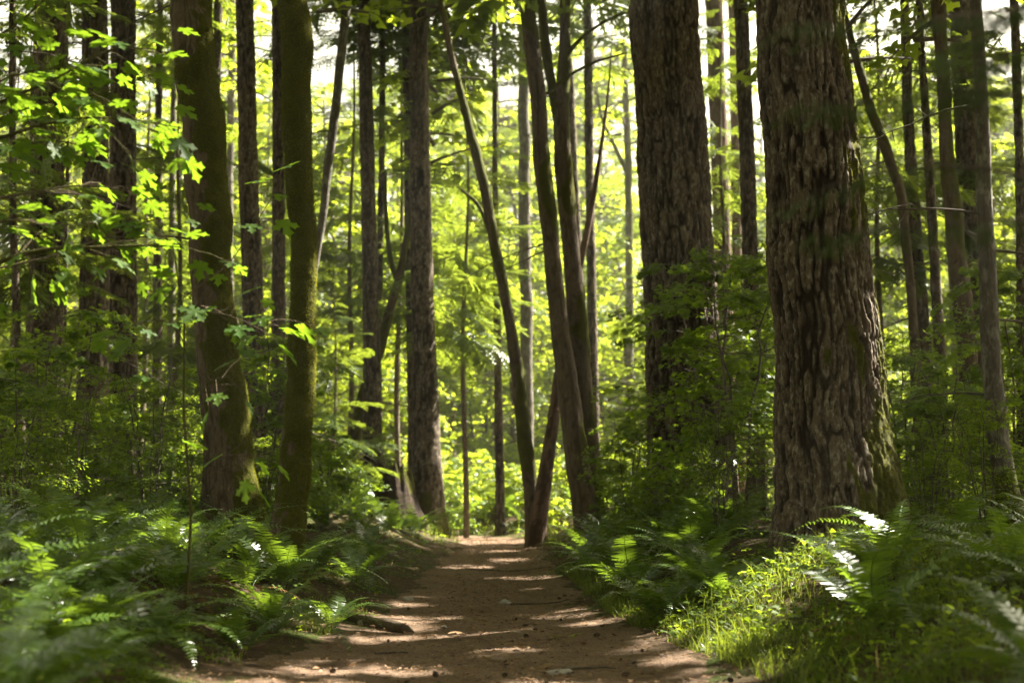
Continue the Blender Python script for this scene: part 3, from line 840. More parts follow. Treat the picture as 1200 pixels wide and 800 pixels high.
# ------------------------------------------------------------------ stump
def stump():
    d = 29.3
    b = at(458, 600, d); b[2] = float(gz(b[0], d))
    root = thing('tree_stump', 'rotten brown mossy stump in front of the broad middle fir', 'stump', b)
    zz = np.arange(-0.3, 1.18, 0.02)
    lean = zz * 0.02 - 0.1 * zz
    g, gr, mo, nr = trunk_geo(zz, lean, 0 * zz, np.interp(zz, [-0.3, 0.2, 1.2], [0.66, 0.58, 0.50]), 110, 'red', 88, 0.22, lambda P, a, c, h, l: sstep(-0.05 + 0.5 * np.exp(-h / 0.4) + fbm(P * 2, 3, 5) + 0.5 * sstep(h, 0.8, 1.1), 0.1, 0.8), 0.0)
    V = g.V[0]
    ang = np.arctan2(V[:, 1], V[:, 0])
    top = 0.86 - 0.16 * np.cos(ang) + 0.06 * np.sin(ang * 5 + 1) + 0.22 * np.abs(vnoise(np.stack([np.cos(ang) * 9, np.sin(ang) * 9, ang * 0], -1), 14)) + 0.08 * vnoise(np.stack([np.cos(ang) * 4, np.sin(ang) * 4, ang * 0], -1), 4)
    V[:, 2] = np.where(V[:, 2] > 0, V[:, 2] * top, V[:, 2])
    n = len(V)
    g.add([[0, 0, 0.8]], [])
    last = np.arange(n - 110, n)
    g.F.append(np.stack([last, np.roll(last, -1), np.full(110, n)], -1))
    link('trunk', mesh('stump', g, M['wood'], True, {'groove': np.append(gr, 0), 'moss': np.append(mo, 0.5)}), root)
    fg = moss_fuzz(V, g.F[0], mo, nr, 1200, 0.025, 4)
    tag(link('moss', mesh('moss', fg, M['moss']), root), kind='stuff')
stump()

# ------------------------------------------------------------------ leafy plants
def leafy(seed, H, spread, nstem, nbr, lpb, lsize, lo, T, sr, stems_up=0.35, droop=0.35, twigs=True, wid=0.3):
    r = np.random.default_rng(seed)
    lg, sg = Geo(), Geo()
    S = []
    for k in range(nstem):
        a = 2 * np.pi * k / nstem + r.uniform(-0.6, 0.6)
        o = np.array([math.cos(a), math.sin(a), 0]) * (0.05 * spread if nstem > 1 else 0)
        t = np.linspace(0, 1, 12)[:, None]
        tip = np.array([math.cos(a), math.sin(a), 0]) * spread * stems_up * r.uniform(0.3, 1.2)
        c = o + tip * t ** 1.6 + np.array([0, 0, H * r.uniform(0.8, 1.0)]) * t + r.normal(0, 0.012 * H, (12, 3)) * t
        S.append(c)
        c0 = c.copy(); c0[0, 2] -= 0.3
        sg.add(*tube(c0, sr * np.linspace(1.1, 0.2, 12), 7))
    for b in range(nbr):
        c = S[r.integers(nstem)]
        t = lo + (1 - lo) * r.random()
        f = t * 11; k = min(int(f), 10)
        o = c[k] + (c[k + 1] - c[k]) * (f - k)
        az = r.uniform(0, 2 * np.pi)
        ln = spread * r.uniform(0.4, 1.0) * (1.05 - 0.55 * ((t - lo) / (1 - lo)) ** 1.5)
        el = r.uniform(0.0, 0.55)
        d = np.array([math.cos(az), math.sin(az), el])
        s = np.linspace(0, 1, 7)[:, None]
        br = o + d * ln * s - np.array([0, 0, droop * ln]) * s ** 2 + r.normal(0, 0.02 * ln, (7, 3)) * s
        sg.add(*tube(br, sr * 0.3 * np.linspace(1, 0.2, 7), 5))
        spray(lg, br, ln, lpb * r.uniform(0.7, 1.3), lsize, r, T, wid, carved=False)
        if twigs:
            for q in range(4):
                i0 = r.integers(1, 6)
                sd = norm(np.cross(d, [0, 0, 1.0])) * r.choice([-1, 1])
                e_ = br[i0] + (norm(d) * 0.5 + sd) * ln * wid * 0.8
                sg.add(*tube(np.array([br[i0], (br[i0] + e_) / 2 + [0, 0, 0.01 * ln], e_]), sr * 0.1, 4))
    return lg, sg

def plant_proto(name, label, cat, lm, leaf, *a, **k):
    lg, sg = leafy(*a, **k)
    root = thing(name, label, cat)
    link('foliage', mesh(name + '_foliage', lg, M[lm]), root)
    link('trunk' if 'tree' in name else 'stem', mesh(name + '_stem', sg, M['twig'], True), root)
    return root

PROTO = {}
def protos(key, name, label, cat, lm, variants):
    PROTO[key] = [plant_proto(name, label, cat, lm, None, *v[0], **v[1]) for v in variants]
    for o in PROTO[key]: o['unused'] = 1

protos('maple', 'young_maple_tree', 'x', 'tree', 'mapleleaf', [
    ((101, 11, 3.6, 1, 64, 42, 0.19, 0.12, FARL, 0.10), {}), ((102, 9, 3.2, 2, 60, 40, 0.18, 0.10, FARL, 0.08), {}),
    ((103, 14, 4.0, 1, 100, 42, 0.20, 0.12, FARL, 0.13), {}), ((104, 7, 3.0, 2, 52, 36, 0.17, 0.06, FARL, 0.07), {})])
protos('vine', 'vine_maple', 'x', 'shrub', 'vine', [
    ((111, 3.2, 1.9, 4, 46, 74, 0.10, 0.16, VINE, 0.028), {}), ((112, 4.2, 2.2, 3, 54, 74, 0.10, 0.18, VINE, 0.032), {}),
    ((113, 2.4, 1.7, 4, 40, 74, 0.09, 0.14, VINE, 0.022), {}), ((114, 5.2, 2.4, 3, 60, 74, 0.105, 0.25, VINE, 0.035), {})])
protos('berry', 'huckleberry_bush', 'x', 'bush', 'berry', [
    ((121, 1.7, 1.0, 6, 60, 85, 0.042, 0.15, OVAL, 0.012), {'droop': 0.15}), ((122, 2.4, 1.2, 6, 70, 90, 0.045, 0.2, OVAL, 0.014), {'droop': 0.15})])
protos('salmon', 'salmonberry_bush', 'x', 'bush', 'mapleleaf', [
    ((131, 1.3, 1.1, 6, 30, 24, 0.12, 0.2, FARL, 0.012), {}), ((132, 1.7, 1.2, 6, 32, 24, 0.13, 0.2, FARL, 0.013), {})])

def hemlock_proto(seed, H, L, nb, lo, name='young_hemlock_tree', r0=0.07, tm=None):
    root = thing(name, 'x', 'tree')
    g = Geo()
    r = np.random.default_rng(seed)
    fir_crown(g, lambda z: np.stack([0.05 * np.sin(z + seed), 0.05 * np.cos(z * 0.8), z], -1), H, lo, L, nb, seed, tm or BOUGH, False)
    link('crown', mesh('hemlock_crown', g, M['needle']), root)
    zz = np.linspace(-0.3, H, 30)
    s = Geo(); s.add(*tube(np.stack([0.05 * np.sin(zz + seed), 0.05 * np.cos(zz * 0.8), zz], -1), r0 * (1.03 - zz / H), 10))
    link('trunk', mesh('hemlock_trunk', s, M['fir'], True, {'groove': np.zeros(s.n), 'moss': np.full(s.n, 0.2)}), root)
    return root
PROTO['hemlock'] = [hemlock_proto(141, 8, 2.3, 60, 0.6), hemlock_proto(142, 11, 2.7, 76, 1.2), hemlock_proto(143, 5, 1.7, 46, 0.4), hemlock_proto(144, 13, 3.0, 46, 4.0)]
PROTO['farfir'] = [hemlock_proto(151, 26, 4.6, 120, 3, 'fir_tree', 0.3, BOUGHC), hemlock_proto(152, 22, 4.2, 110, 5, 'fir_tree', 0.28, BOUGHC), hemlock_proto(153, 30, 5.0, 130, 7, 'fir_tree', 0.35, BOUGHC)]
for k in ('hemlock', 'farfir'):
    for o in PROTO[k]: o['unused'] = 1

CNT = {}
def place(key, x, y, scale, label, group=None, var=None, rot=None, sink=0.0, tilt=(0, 0)):
    n = CNT[key] = CNT.get(key, 0) + 1
    vs_ = PROTO[key]
    o = vs_[n % len(vs_) if var is None else var]
    z = float(gz(x, y)) - sink
    rot = random.uniform(0, 6.28) if rot is None else rot
    if 'unused' in o:
        del o['unused']
        o.location = (x, y, z)
        o.rotation_euler = (tilt[0], tilt[1], rot)
        o.scale = scale if hasattr(scale, '__len__') else (scale,) * 3
        o['label'] = label
        if group: o['group'] = group
        return o
    c = dup(o, (x, y, z), rot, scale, label, group, tilt)
    if not group and 'group' in c: del c['group']
    return c
def placep(key, px, d, *a, **k):
    return place(key, (px - 600) / F * d * 1.006, d, *a, **k)

# bright young maples beyond the path end and behind the left and right trunks
G1 = 'sunlit young maples beyond the path end'
ROWS = ((40, 0.55, 3), (46, 0.95, 0), (54, 1.15, 2), (63, 1.55, 2), (74, 1.9, 2), (86, 2.3, 2))
def rows(x0, x1, step, seed, label, group, table=ROWS):
    r = random.Random(seed)
    for d, sc, v in table:
        px = x0 + r.uniform(0, step)
        st = step * (0.62 + 0.55 * (sc > 0.7) + 0.25 * (sc > 1.2))
        while px < x1:
            placep('maple', px, d + r.uniform(-2, 2), sc * r.uniform(0.82, 1.12), label, group, v if r.random() < 0.7 else (v + 1) % 4)
            px += st * r.uniform(0.5, 0.95)
rows(500, 765, 62, 1, 'sunlit yellow-green young maple in the bright thicket behind the path end', G1, ((49, 0.8, 0), (56, 1.1, 2), (65, 1.55, 2), (75, 1.9, 2), (86, 2.3, 2)))
G2 = 'sunlit young maples behind the left trunks'
rows(-60, 490, 80, 2, 'sunlit young maple showing between the trunks left of the broad middle fir', G2)
G3 = 'young maples behind the right trunks'
rows(860, 1260, 80, 3, 'young maple with small bright leaves showing between the trunks right of the thickest fir', G3)
# far conifers
G4 = 'far conifers behind the clearing'
for k in range(40):
    d = 108 + (k * 37 % 60)
    px = -60 + (k * 173) % 1330
    placep('farfir', px, d, random.uniform(0.75, 1.15), 'far pale fir standing beyond the bright thicket', G4)
# hemlocks among the trunks
for px, d, s, v, lab in (
        (30, 23, 0.9, 3, 'dark drooping hemlock beside the leftmost thick fir'),
        (205, 30, 1.1, 1, 'drooping hemlock between the fir pair and the left mossy maple'),
        (168, 36, 1.2, 3, 'hemlock showing behind the close-set fir pair'),
        (10, 32, 1.1, 1, 'dark hemlock behind the slender trunk at the left edge'),
        (392, 28, 0.62, 0, 'dark low hemlock right of the moss-wrapped maple'),
        (415, 50, 1.3, 3, 'hemlock with feathery boughs behind the grey fir'),
        (530, 51, 1.35, 3, 'feathery hemlock right of the broad middle fir'),
        (462, 54, 1.4, 3, 'pale far hemlock between the grey fir and the broad fir'),
        (570, 60, 1.4, 3, 'pale hemlock behind the slim curved maple'),
        (752, 58, 1.4, 3, 'pale hemlock behind the left side of the second thickest fir'),
        (545, 32, 1.0, 3, 'feathery hemlock with thin boughs, right of the broad fir and above the curved maple'),
        (410, 33, 1.1, 3, 'feathery hemlock just left of the grey fir'),
        (468, 35, 1.2, 3, 'feathery hemlock between the grey fir and the broad fir, nearer one'),
        (850, 30, 1.1, 1, 'dark hemlock filling the gap between the two thickest firs'),
        (1035, 28, 1.1, 3, 'dark hemlock just right of the thickest fir'),
        (1160, 27, 0.8, 3, 'dark hemlock behind the mottled alder at right'),
        (1120, 34, 1.2, 1, 'hemlock behind the broad grey fir at right'),
        (310, 50, 1.3, 3, 'hemlock behind the straight fir between the mossy maples')):
    placep('hemlock', px, d, s, lab, var=v)
# vine maples and shrubs of the understorey
for px, d, s, v, lab in (
        (30, 17, 0.75, 0, 'dark vine maple at the left edge below the thick fir'),
        (75, 20, 0.8, 1, 'dense vine maple at the foot of the leftmost thick fir'),
        (120, 18.5, 0.62, 2, 'low vine maple at the foot of the close-set fir pair'),
        (165, 21, 0.7, 0, 'vine maple just left of the left mossy maple'),
        (215, 19, 0.6, 2, 'vine maple against the left mossy maple, by its foot'),
        (310, 20, 0.75, 1, 'vine maple between the two mossy maples'),
        (385, 22, 0.5, 0, 'vine maple right of the moss-wrapped maple'),
        (404, 27, 0.6, 2, 'low vine maple before the grey fir'),
        (735, 22.5, 0.45, 1, 'vine maple with layered leaves left of the second thickest fir'),
        (715, 25, 0.4, 0, 'low vine maple at the foot of the twin maple'),
        (772, 20, 0.6, 2, 'vine maple in front of the second thickest fir'),
        (865, 18.5, 0.85, 1, 'tall vine maple filling the gap left of the thickest fir'),
        (835, 21, 0.8, 3, 'vine maple at the right foot of the second thickest fir'),
        (890, 24, 0.9, 3, 'tall vine maple behind the left side of the thickest fir'),
        (1060, 18, 0.6, 1, 'vine maple just right of the thickest fir'),
        (1110, 17, 0.65, 0, 'vine maple left of the mottled alder'),
        (1185, 19, 0.7, 3, 'tall vine maple at the right edge behind the alder'),
        (522, 33, 0.6, 2, 'bright vine maple right of the broad middle fir'),
        (460, 34, 0.6, 2, 'bright vine maple behind the mossy stump'),
        (745, 29, 0.5, 3, 'vine maple between the twin maple and the second thickest fir')):
    placep('vine', px, d, s, lab, var=v)
for px, d, s, v, lab in (
        (180, 17, 0.95, 1, 'sunlit huckleberry bush left of the left mossy maple'),
        (20, 15, 0.9, 0, 'huckleberry bush with pale flecks at the left edge'),
        (90, 16, 0.8, 1, 'dark huckleberry bush below the leftmost thick fir'),
        (312, 17.5, 0.8, 0, 'huckleberry bush with bright flecks between the mossy maples'),
        (235, 22, 0.9, 1, 'dark huckleberry bush behind the left mossy maple'),
        (425, 29.0, 0.8, 0, 'huckleberry bush growing by the mossy stump'),
        (840, 17, 0.75, 1, 'dark huckleberry bush before the gap between the two thickest firs'),
        (1080, 15.5, 0.8, 0, 'dark huckleberry bush right of the thickest fir'),
        (1150, 14.5, 0.7, 1, 'dark huckleberry bush beside the mottled alder')):
    placep('berry', px, d, s, lab, var=v)
o = placep('berry', 448, 29.2, 0.45, 'small huckleberry bush growing on top of the mossy stump', var=1)
o.location.z += 0.8
G5 = 'bright salmonberry bushes at the path end'
for px, d, sz in ((578, 34.6, 0.55), (600, 35.2, 0.7), (622, 34.2, 0.5), (590, 36.2, 0.9)):
    placep('salmon', px, d, sz, 'bright yellow-green bush in the sunlit patch at the path end', G5)
for px, d, s in ((530, 34, 0.9), (560, 37, 1.0), (545, 40, 1.1), (590, 38.5, 1.0), (610, 36, 0.7), (660, 34, 0.9), (670, 38, 1.1), (640, 41, 1.2), (515, 36, 0.9), (700, 32, 0.8), (720, 35, 1.1), (575, 43, 1.2), (600, 46, 1.3), (655, 30.5, 0.6), (500, 40, 1.2), (735, 41, 1.3)):
    placep('salmon', px, d, s, 'bright yellow-green bush in the sunlit patch at the path end', G5)

# ------------------------------------------------------------------ bigleaf maple with large leaves, upper left
def leaf_branches(name, label, cat, base, trunk, branches, lsize, seed, T=BIG, lm='bigleaf', dens=1.0):
    r = np.random.default_rng(seed)
    root = thing(name, label, cat, base)
    tg = Geo(); tg.add(*tube(np.array([p[:3] for p in trunk]), [p[3] for p in trunk], 12))
    link('trunk' if 'tree' in name else 'stem', mesh('stem', tg, M['maple'], True, {'groove': np.zeros(tg.n), 'moss': np.full(tg.n, 0.5)}, base), root)
    for br, r0, n in branches:
        P = smooth_path(np.array(br, float), 14)
        bg_ = Geo(); bg_.add(*tube(P, np.linspace(r0, 0.0035, 14), 7))
        ln = np.linalg.norm(np.diff(P, axis=0), axis=1).sum()
        lg = Geo()
        n = int(n * dens)
        s = 0.25 + 0.75 * (np.arange(n) + 0.5) / n
        f = s * 13; k = np.minimum(f.astype(int), 12); f = (f - k)[:, None]
        o = P[k] * (1 - f) + P[k + 1] * f
        Tn = norm(P[k + 1] - P[k])
        sd = norm(np.cross(Tn, [0, 0, 1.0])) * np.where(np.arange(n) % 2, 1, -1)[:, None]
        pet = lsize * r.uniform(0.5, 2.2, n)[:, None]
        d = norm(Tn * 0.5 + sd * r.uniform(0.1, 1.1, (n, 1)) + r.normal(0, 0.35, (n, 3)) - [0, 0, 0.05])
        e_ = o + d * pet
        for a, b in zip(o, e_):
            bg_.add(*tube(np.array([a, (a + b) / 2 + [0, 0, 0.015], b]), 0.0022, 4))
        dd = norm(d + np.array([0, 0, -0.35]) + r.normal(0, 0.25, (n, 3)))
        lg.add(*scatter(T, e_, dd, norm(np.array([0, 0, 1.0]) + r.normal(0, 0.24, (n, 3))), lsize * r.uniform(0.6, 1.15, n)))
        b = link('branch', mesh('branch', bg_, M['maple'], True, {'groove': np.zeros(bg_.n), 'moss': np.full(bg_.n, 0.5 if r0 > 0.015 else 0.0)}, base), root)
        link('foliage', mesh('leaves', lg, M[lm], False, None, base), b)
    return root
bx, by = -4.0, 9.2
bz = float(gz(bx, by))
pb = lambda *q: [at(a, b, d) for a, b, d in q]
leaf_branches('bigleaf_maple_tree', 'bigleaf maple reaching in from the left edge with large lit leaves', 'tree', np.array([bx, by, bz]),
    [(bx, by, bz - 0.3, 0.13), (bx + 0.1, by, 1.6, 0.11), (bx - 0.05, by + 0.1, 3.0, 0.09), (bx + 0.1, by, 4.6, 0.07), (bx, by, 7.5, 0.03)],
    [(pb((-125, 345, 9.2), (-40, 322, 9.1), (10, 303, 9), (60, 291, 9), (110, 290, 9), (180, 287, 9.1), (228, 292, 9.2)), 0.026, 12),
     (pb((-125, 200, 9.2), (-20, 130, 9.2), (60, 95, 9.1), (120, 62, 9), (160, 52, 8.9)), 0.018, 26),
     (pb((-125, 210, 9.2), (-10, 165, 9), (80, 140, 8.9), (150, 140, 8.8), (212, 150, 8.7)), 0.018, 30),
     (pb((-125, 215, 9.2), (-20, 150, 9.6), (50, 120, 9.9), (110, 112, 10.1), (170, 90, 10.2)), 0.016, 26),
     (pb((-125, 220, 9.2), (-20, 110, 8.9), (30, 85, 8.7), (75, 80, 8.6)), 0.016, 20),
     (pb((-125, 300, 9.2), (-20, 240, 9.1), (40, 225, 9), (100, 217, 9), (152, 224, 9)), 0.014, 14),
     (pb((-125, 310, 9.2), (-30, 270, 8.8), (20, 258, 8.7), (70, 268, 8.6)), 0.014, 14),
     (pb((-40, 322, 9.1), (60, 300, 9.4), (130, 275, 9.6), (190, 255, 9.8), (222, 262, 9.9)), 0.010, 14),
     (pb((-125, 120, 9.2), (-30, 60, 9.3), (30, 20, 9.4), (80, -30, 9.6)), 0.016, 22),
     (pb((-125, 255, 9.2), (-40, 200, 9.6), (10, 175, 9.9), (60, 165, 10.1), (120, 175, 10.3)), 0.013, 20)], 0.20, 201, dens=1.25)
bx = (222 - 600) / F * 10.2; bz = float(gz(bx, 10.2))
leaf_branches('maple_sapling', 'thin maple sapling with a few large leaves, in front of the left mossy maple', 'tree', np.array([bx, 10.2, bz]),
    [(bx, 10.2, bz - 0.2, 0.012), (*at(224, 600, 10.2), 0.010), (*at(215, 480, 10.2), 0.009), (*at(216, 380, 10.2), 0.007), (*at(205, 300, 10.2), 0.004)],
    [(pb((216, 380, 10.2), (235, 365, 10.1), (262, 368, 10), (300, 380, 9.9), (322, 372, 9.8)), 0.005, 9),
     (pb((215, 400, 10.2), (200, 380, 10), (180, 375, 9.9), (160, 380, 9.8)), 0.005, 7),
     (pb((216, 480, 10.2), (240, 450, 10), (270, 440, 9.9)), 0.004, 6),
     (pb((222, 580, 10.2), (240, 555, 10), (262, 535, 9.9), (292, 532, 9.8)), 0.004, 7),
     (pb((205, 300, 10.2), (190, 270, 10), (175, 255, 9.9)), 0.004, 6),
     (pb((213, 350, 10.2), (240, 330, 10.3), (275, 300, 10.4), (330, 212, 10.4)), 0.004, 6)], 0.21, 202, dens=1.4)
# hemlock boughs hanging in from the right, close to the camera
def near_hemlock():
    bx, by = 2.25, 4.9
    base = np.array([bx, by, float(gz(bx, by))])
    root = thing('hemlock_tree', 'blurred hemlock close by at right whose boughs hang across the thickest fir', 'tree', base)
    z = np.linspace(base[2] - 0.3, 9, 60)
    g, gr, mo, _ = trunk_geo(z, np.full(60, bx), np.full(60, by), np.interp(z, [0, 9], [0.09, 0.03]), 24, 'fir', 300, 0.2, None, base[2])
    link('trunk', mesh('trunk', g, M['fir'], True, {'groove': gr, 'moss': mo}, base), root)
    r = np.random.default_rng(301)
    for q in ([(1330, 0, 4.9), (1270, 35, 5.0), (1190, 62, 5.0), (1120, 85, 5.0), (1080, 100, 5.0)], [(1330, -20, 4.9), (1260, 60, 4.7), (1180, 95, 4.6), (1120, 105, 4.5)],
              [(1330, 40, 4.9), (1250, 10, 4.8), (1150, 15, 4.6), (1060, 25, 4.4), (930, 25, 4.2)],
              [(1330, -60, 4.9), (1240, -20, 4.7), (1160, 30, 4.5), (1090, 62, 4.3)],
              [(1330, 10, 4.9), (1260, 30, 5.1), (1190, 60, 5.3), (1100, 70, 5.4)],
              [(1330, 250, 4.9), (1230, 215, 5.0), (1130, 195, 5.0), (1030, 200, 5.0), (930, 235, 5.0), (885, 245, 5.0)],
              [(1330, 280, 4.9), (1220, 258, 4.8), (1100, 262, 4.7), (960, 272, 4.7)],
              [(1330, 130, 4.9), (1230, 118, 5.0), (1130, 110, 5.0), (1000, 120, 5.0), (930, 118, 5.0)]):
        P = smooth_path(np.array(pb(*q)), 24)
        P[-1] += 1e-4
        bgm = Geo(); bgm.add(*tube(P, np.linspace(0.011, 0.0018, 24), 6))
        br = link('branch', mesh('branch', bgm, M['twig'], True, None, base), root)
        lg = Geo()
        idx = np.arange(5, 24)
        for s in (-1, 1):
            Tn = norm(np.gradient(P, axis=0))[idx]
            sd = norm(np.cross(Tn, [0, 0, 1.0])) * s
            keep = r.random(len(idx)) < 0.75
            D = norm(Tn * 0.8 + sd * r.uniform(0.4, 1.0, (len(idx), 1)) + [0, 0, -0.35])
            lg.add(*scatter(BOUGHN, P[idx][keep], D[keep], norm(np.array([0, 0, 1.0]) + r.normal(0, 0.3, (keep.sum(), 3))), r.uniform(0.08, 0.19, keep.sum())))
        link('foliage', mesh('needles', lg, M['darkneedle'], False, None, base), br)
    cg = Geo()
    fir_crown(cg, lambda q: np.stack([np.full_like(q, bx), np.full_like(q, by), q], -1), 9.5, 4.2, 1.7, 40, 303, BOUGHC)
    link('crown', mesh('crown', cg, M['needle'], False, None, base), root)
near_hemlock()

# ------------------------------------------------------------------ ferns
def frond_geo(seed, pairs=27, dense=2):
    r = np.random.default_rng(seed)
    n = 26
    a = np.radians(np.linspace(r.uniform(60, 74), r.uniform(-38, -10), n))
    st = 1.0 / (n - 1)
    y = np.concatenate([[0], np.cumsum(np.cos(a[:-1]) * st)])
    z = np.concatenate([[0], np.cumsum(np.sin(a[:-1]) * st)])
    x = 0.05 * np.sin(np.linspace(0, r.uniform(1, 3), n)) * r.choice([-1, 1])
    P = np.stack([x, y, z], -1)
    T = norm(np.gradient(P, axis=0))
    g = Geo()
    g.add(*tube(P, np.linspace(0.0042, 0.001, n), 4))
    t = np.linspace(0.13, 0.99, pairs)
    f = t * (n - 1); k = np.minimum(f.astype(int), n - 2); f = (f - k)[:, None]
    O = P[k] * (1 - f) + P[k + 1] * f
    TT = T[k]
    up = norm(np.cross(np.array([[1.0, 0, 0]]), TT))
    wid = 0.108 * np.minimum(1, (t - 0.06) / 0.16) ** 0.7 * np.minimum(1, (1.02 - t) / 0.62) ** 0.85 + 0.004
    PT = (np.array([(-0.10, 0, 0), (0.15, 0.0, 0), (-0.115, 0.45, 0.02), (0.11, 0.45, 0.02), (-0.02, 1, -0.10), (0.05, 0.97, -0.10)], float), np.array([(0, 1, 3, 2), (2, 3, 5, 4)]))
    for s in (-1, 1):
        D = norm(np.array([[s * 1.0, 0, 0]]) + TT * r.uniform(0.16, 0.34, (pairs, 1)) + up * r.uniform(-0.08, 0.22, (pairs, 1)) + r.normal(0, 0.05, (pairs, 3)))
        Z = norm(up + r.normal(0, 0.14, (pairs, 3)))
        w = wid * r.uniform(0.88, 1.08, pairs)
        V, Fq = scatter(PT, O, D, Z, w)
        g.add(V, Fq)
    return g
FROND = [mesh('frond', frond_geo(400 + k), M['fern']) for k in range(7)]
FROND_OLD = [mesh('old_frond', frond_geo(450), M['fernold'])]

def fern(x, y, size, label, group=None, n=None, seed=0, flat=0.0, z=None):
    r = random.Random(seed * 7919 + int(x * 1000) + int(y * 331))
    z = float(gz(x, y)) - 0.02 if z is None else z
    root = thing('sword_fern', label, 'fern', (x, y, z), 0, group)
    n = n or r.randint(10, 14)
    for k in range(n):
        a = k * 2.39996 + r.uniform(-0.3, 0.3)
        s = size * r.uniform(0.7, 1.1)
        lean = r.uniform(-0.30, 0.42) + flat
        o = link('frond', FROND[r.randrange(len(FROND))], root, (math.sin(-a) * 0.03, math.cos(a) * 0.03, 0), (-lean, r.uniform(-0.25, 0.25), a), (s * r.uniform(0.9, 1.15), s, s))
        o.rotation_mode = 'XYZ'
    if r.random() < 0.4:
        for k in range(r.randint(1, 3)):
            a = r.uniform(0, 6.28)
            o = link('frond', FROND_OLD[0], root, (0, 0, 0.02), (-r.uniform(0.75, 1.05), 0, a), size * r.uniform(0.6, 0.9))
            o['label'] = 'dead brown frond lying low'
    return root

# nearest, blurred ferns, each its own label
fern(-1.42, 3.1, 0.85, 'blurred close fern at the left edge with one frond glaring white', n=9, seed=1, z=0.33)
fern(-1.75, 3.9, 0.95, 'blurred close fern at the left edge arching highest', n=9, seed=2, z=0.62)
fern(-1.22, 4.4, 0.75, 'blurred close fern low in the bottom left corner', n=9, seed=3, z=0.0)
fern(-1.95, 5.4, 0.95, 'soft dark fern behind the blurred ferns at the left edge', n=15, seed=4)
fern(1.85, 5.2, 0.95, 'blurred close fern at the right edge with a broad pale frond', n=13, seed=5, flat=0.1)
fern(2.45, 6.6, 0.9, 'soft dark fern low at the right edge', n=13, seed=6)
fx = at(318, 690, 11.6)
fern(fx[0], 11.6, 1.0, 'tall arching fern right in front of the moss-wrapped maple', n=16, seed=7)
fx = at(283, 730, 10.6)
fern(fx[0], 10.6, 0.75, 'fern with pale glinting fronds left of the path, below the moss-wrapped maple', n=12, seed=8)
fx = at(845, 705, 12.6)
fern(fx[0], 12.6, 0.9, 'fern with dazzling white fronds left of the thickest fir, by the sunlit grass', n=14, seed=9)
fx = at(390, 700, 12.8)
fern(fx[0], 12.8, 0.65, 'small sunlit fern right of the moss-wrapped maple', n=11, seed=10)
placed = [(o.location.x, o.location.y) for o in COL.objects if o.get('category') == 'fern']
TR = [(o.location.x, o.location.y) for o in COL.objects if o.get('category') == 'tree' and o.location.y < 32]
rf = random.Random(77)
def bed(n, xr, yr, size, gap, label, group, seed, edge=0.45):
    c = t = 0
    while c < n and t < n * 60:
        t += 1
        y = rf.uniform(*yr)
        lo, hi = xr(y)
        if hi <= lo: continue
        x = rf.uniform(lo, hi)
        e_ = abs(x - float(path_x(y))) - float(path_w(y))
        if e_ < edge or abs(x) > 0.40 * y + 0.8: continue
        if any((x - a) ** 2 + (y - b) ** 2 < gap * gap for a, b in placed): continue
        if any((x - a) ** 2 + (y - b) ** 2 < 0.36 for a, b in TR): continue
        placed.append((x, y))
        fern(x, y, size * rf.uniform(0.8, 1.15), label, group, seed=seed + c)
        c += 1
for px, d, sz, lab in ((448, 26.6, 0.9, 'fern in front of the left side of the mossy stump'), (486, 27.4, 0.75, 'fern in front of the right foot of the mossy stump'), (468, 25.4, 0.85, 'fern standing before the mossy stump, nearer the path')):
    fern((px - 600) / F * d, d, sz, lab, seed=int(px))
    placed.append(((px - 600) / F * d, d))
bed(34, lambda y: (-0.40 * y, -2.2), (6.5, 14), 1.05, 0.6, 'dark sword fern in the left bank bed, nearer than the mossy maples', 'ferns of the near left bank', 1000, 0.5)
bed(22, lambda y: (-0.24 * y, float(path_x(y) - path_w(y)) - 0.4), (14.2, 28), 1.15, 0.6, 'sword fern in the bed between the moss-wrapped maple and the stump', 'ferns of the far left bank', 2000, 0.4)
bed(16, lambda y: (-0.40 * y, -0.22 * y), (14.2, 22), 1.1, 0.8, 'dark sword fern among shrubs behind the left mossy maple', 'ferns under the left trunks', 3000)
bed(38, lambda y: (float(path_x(y) + path_w(y)) + 0.35, 0.165 * y), (12.8, 26), 1.12, 0.6, 'sword fern in the bed between the path and the second thickest fir', 'ferns of the right bank', 4000, 0.35)
bed(16, lambda y: (0.25 * y, 0.40 * y), (9.5, 18), 1.05, 0.75, 'dark sword fern right of the thickest fir', 'ferns under the right trunks', 5000)
bed(22, lambda y: (-0.10 * y, 0.09 * y), (31, 45), 1.1, 0.85, 'sunlit fern in the bright patch at the path end', 'sunlit ferns at the path end', 6000, 0.5)

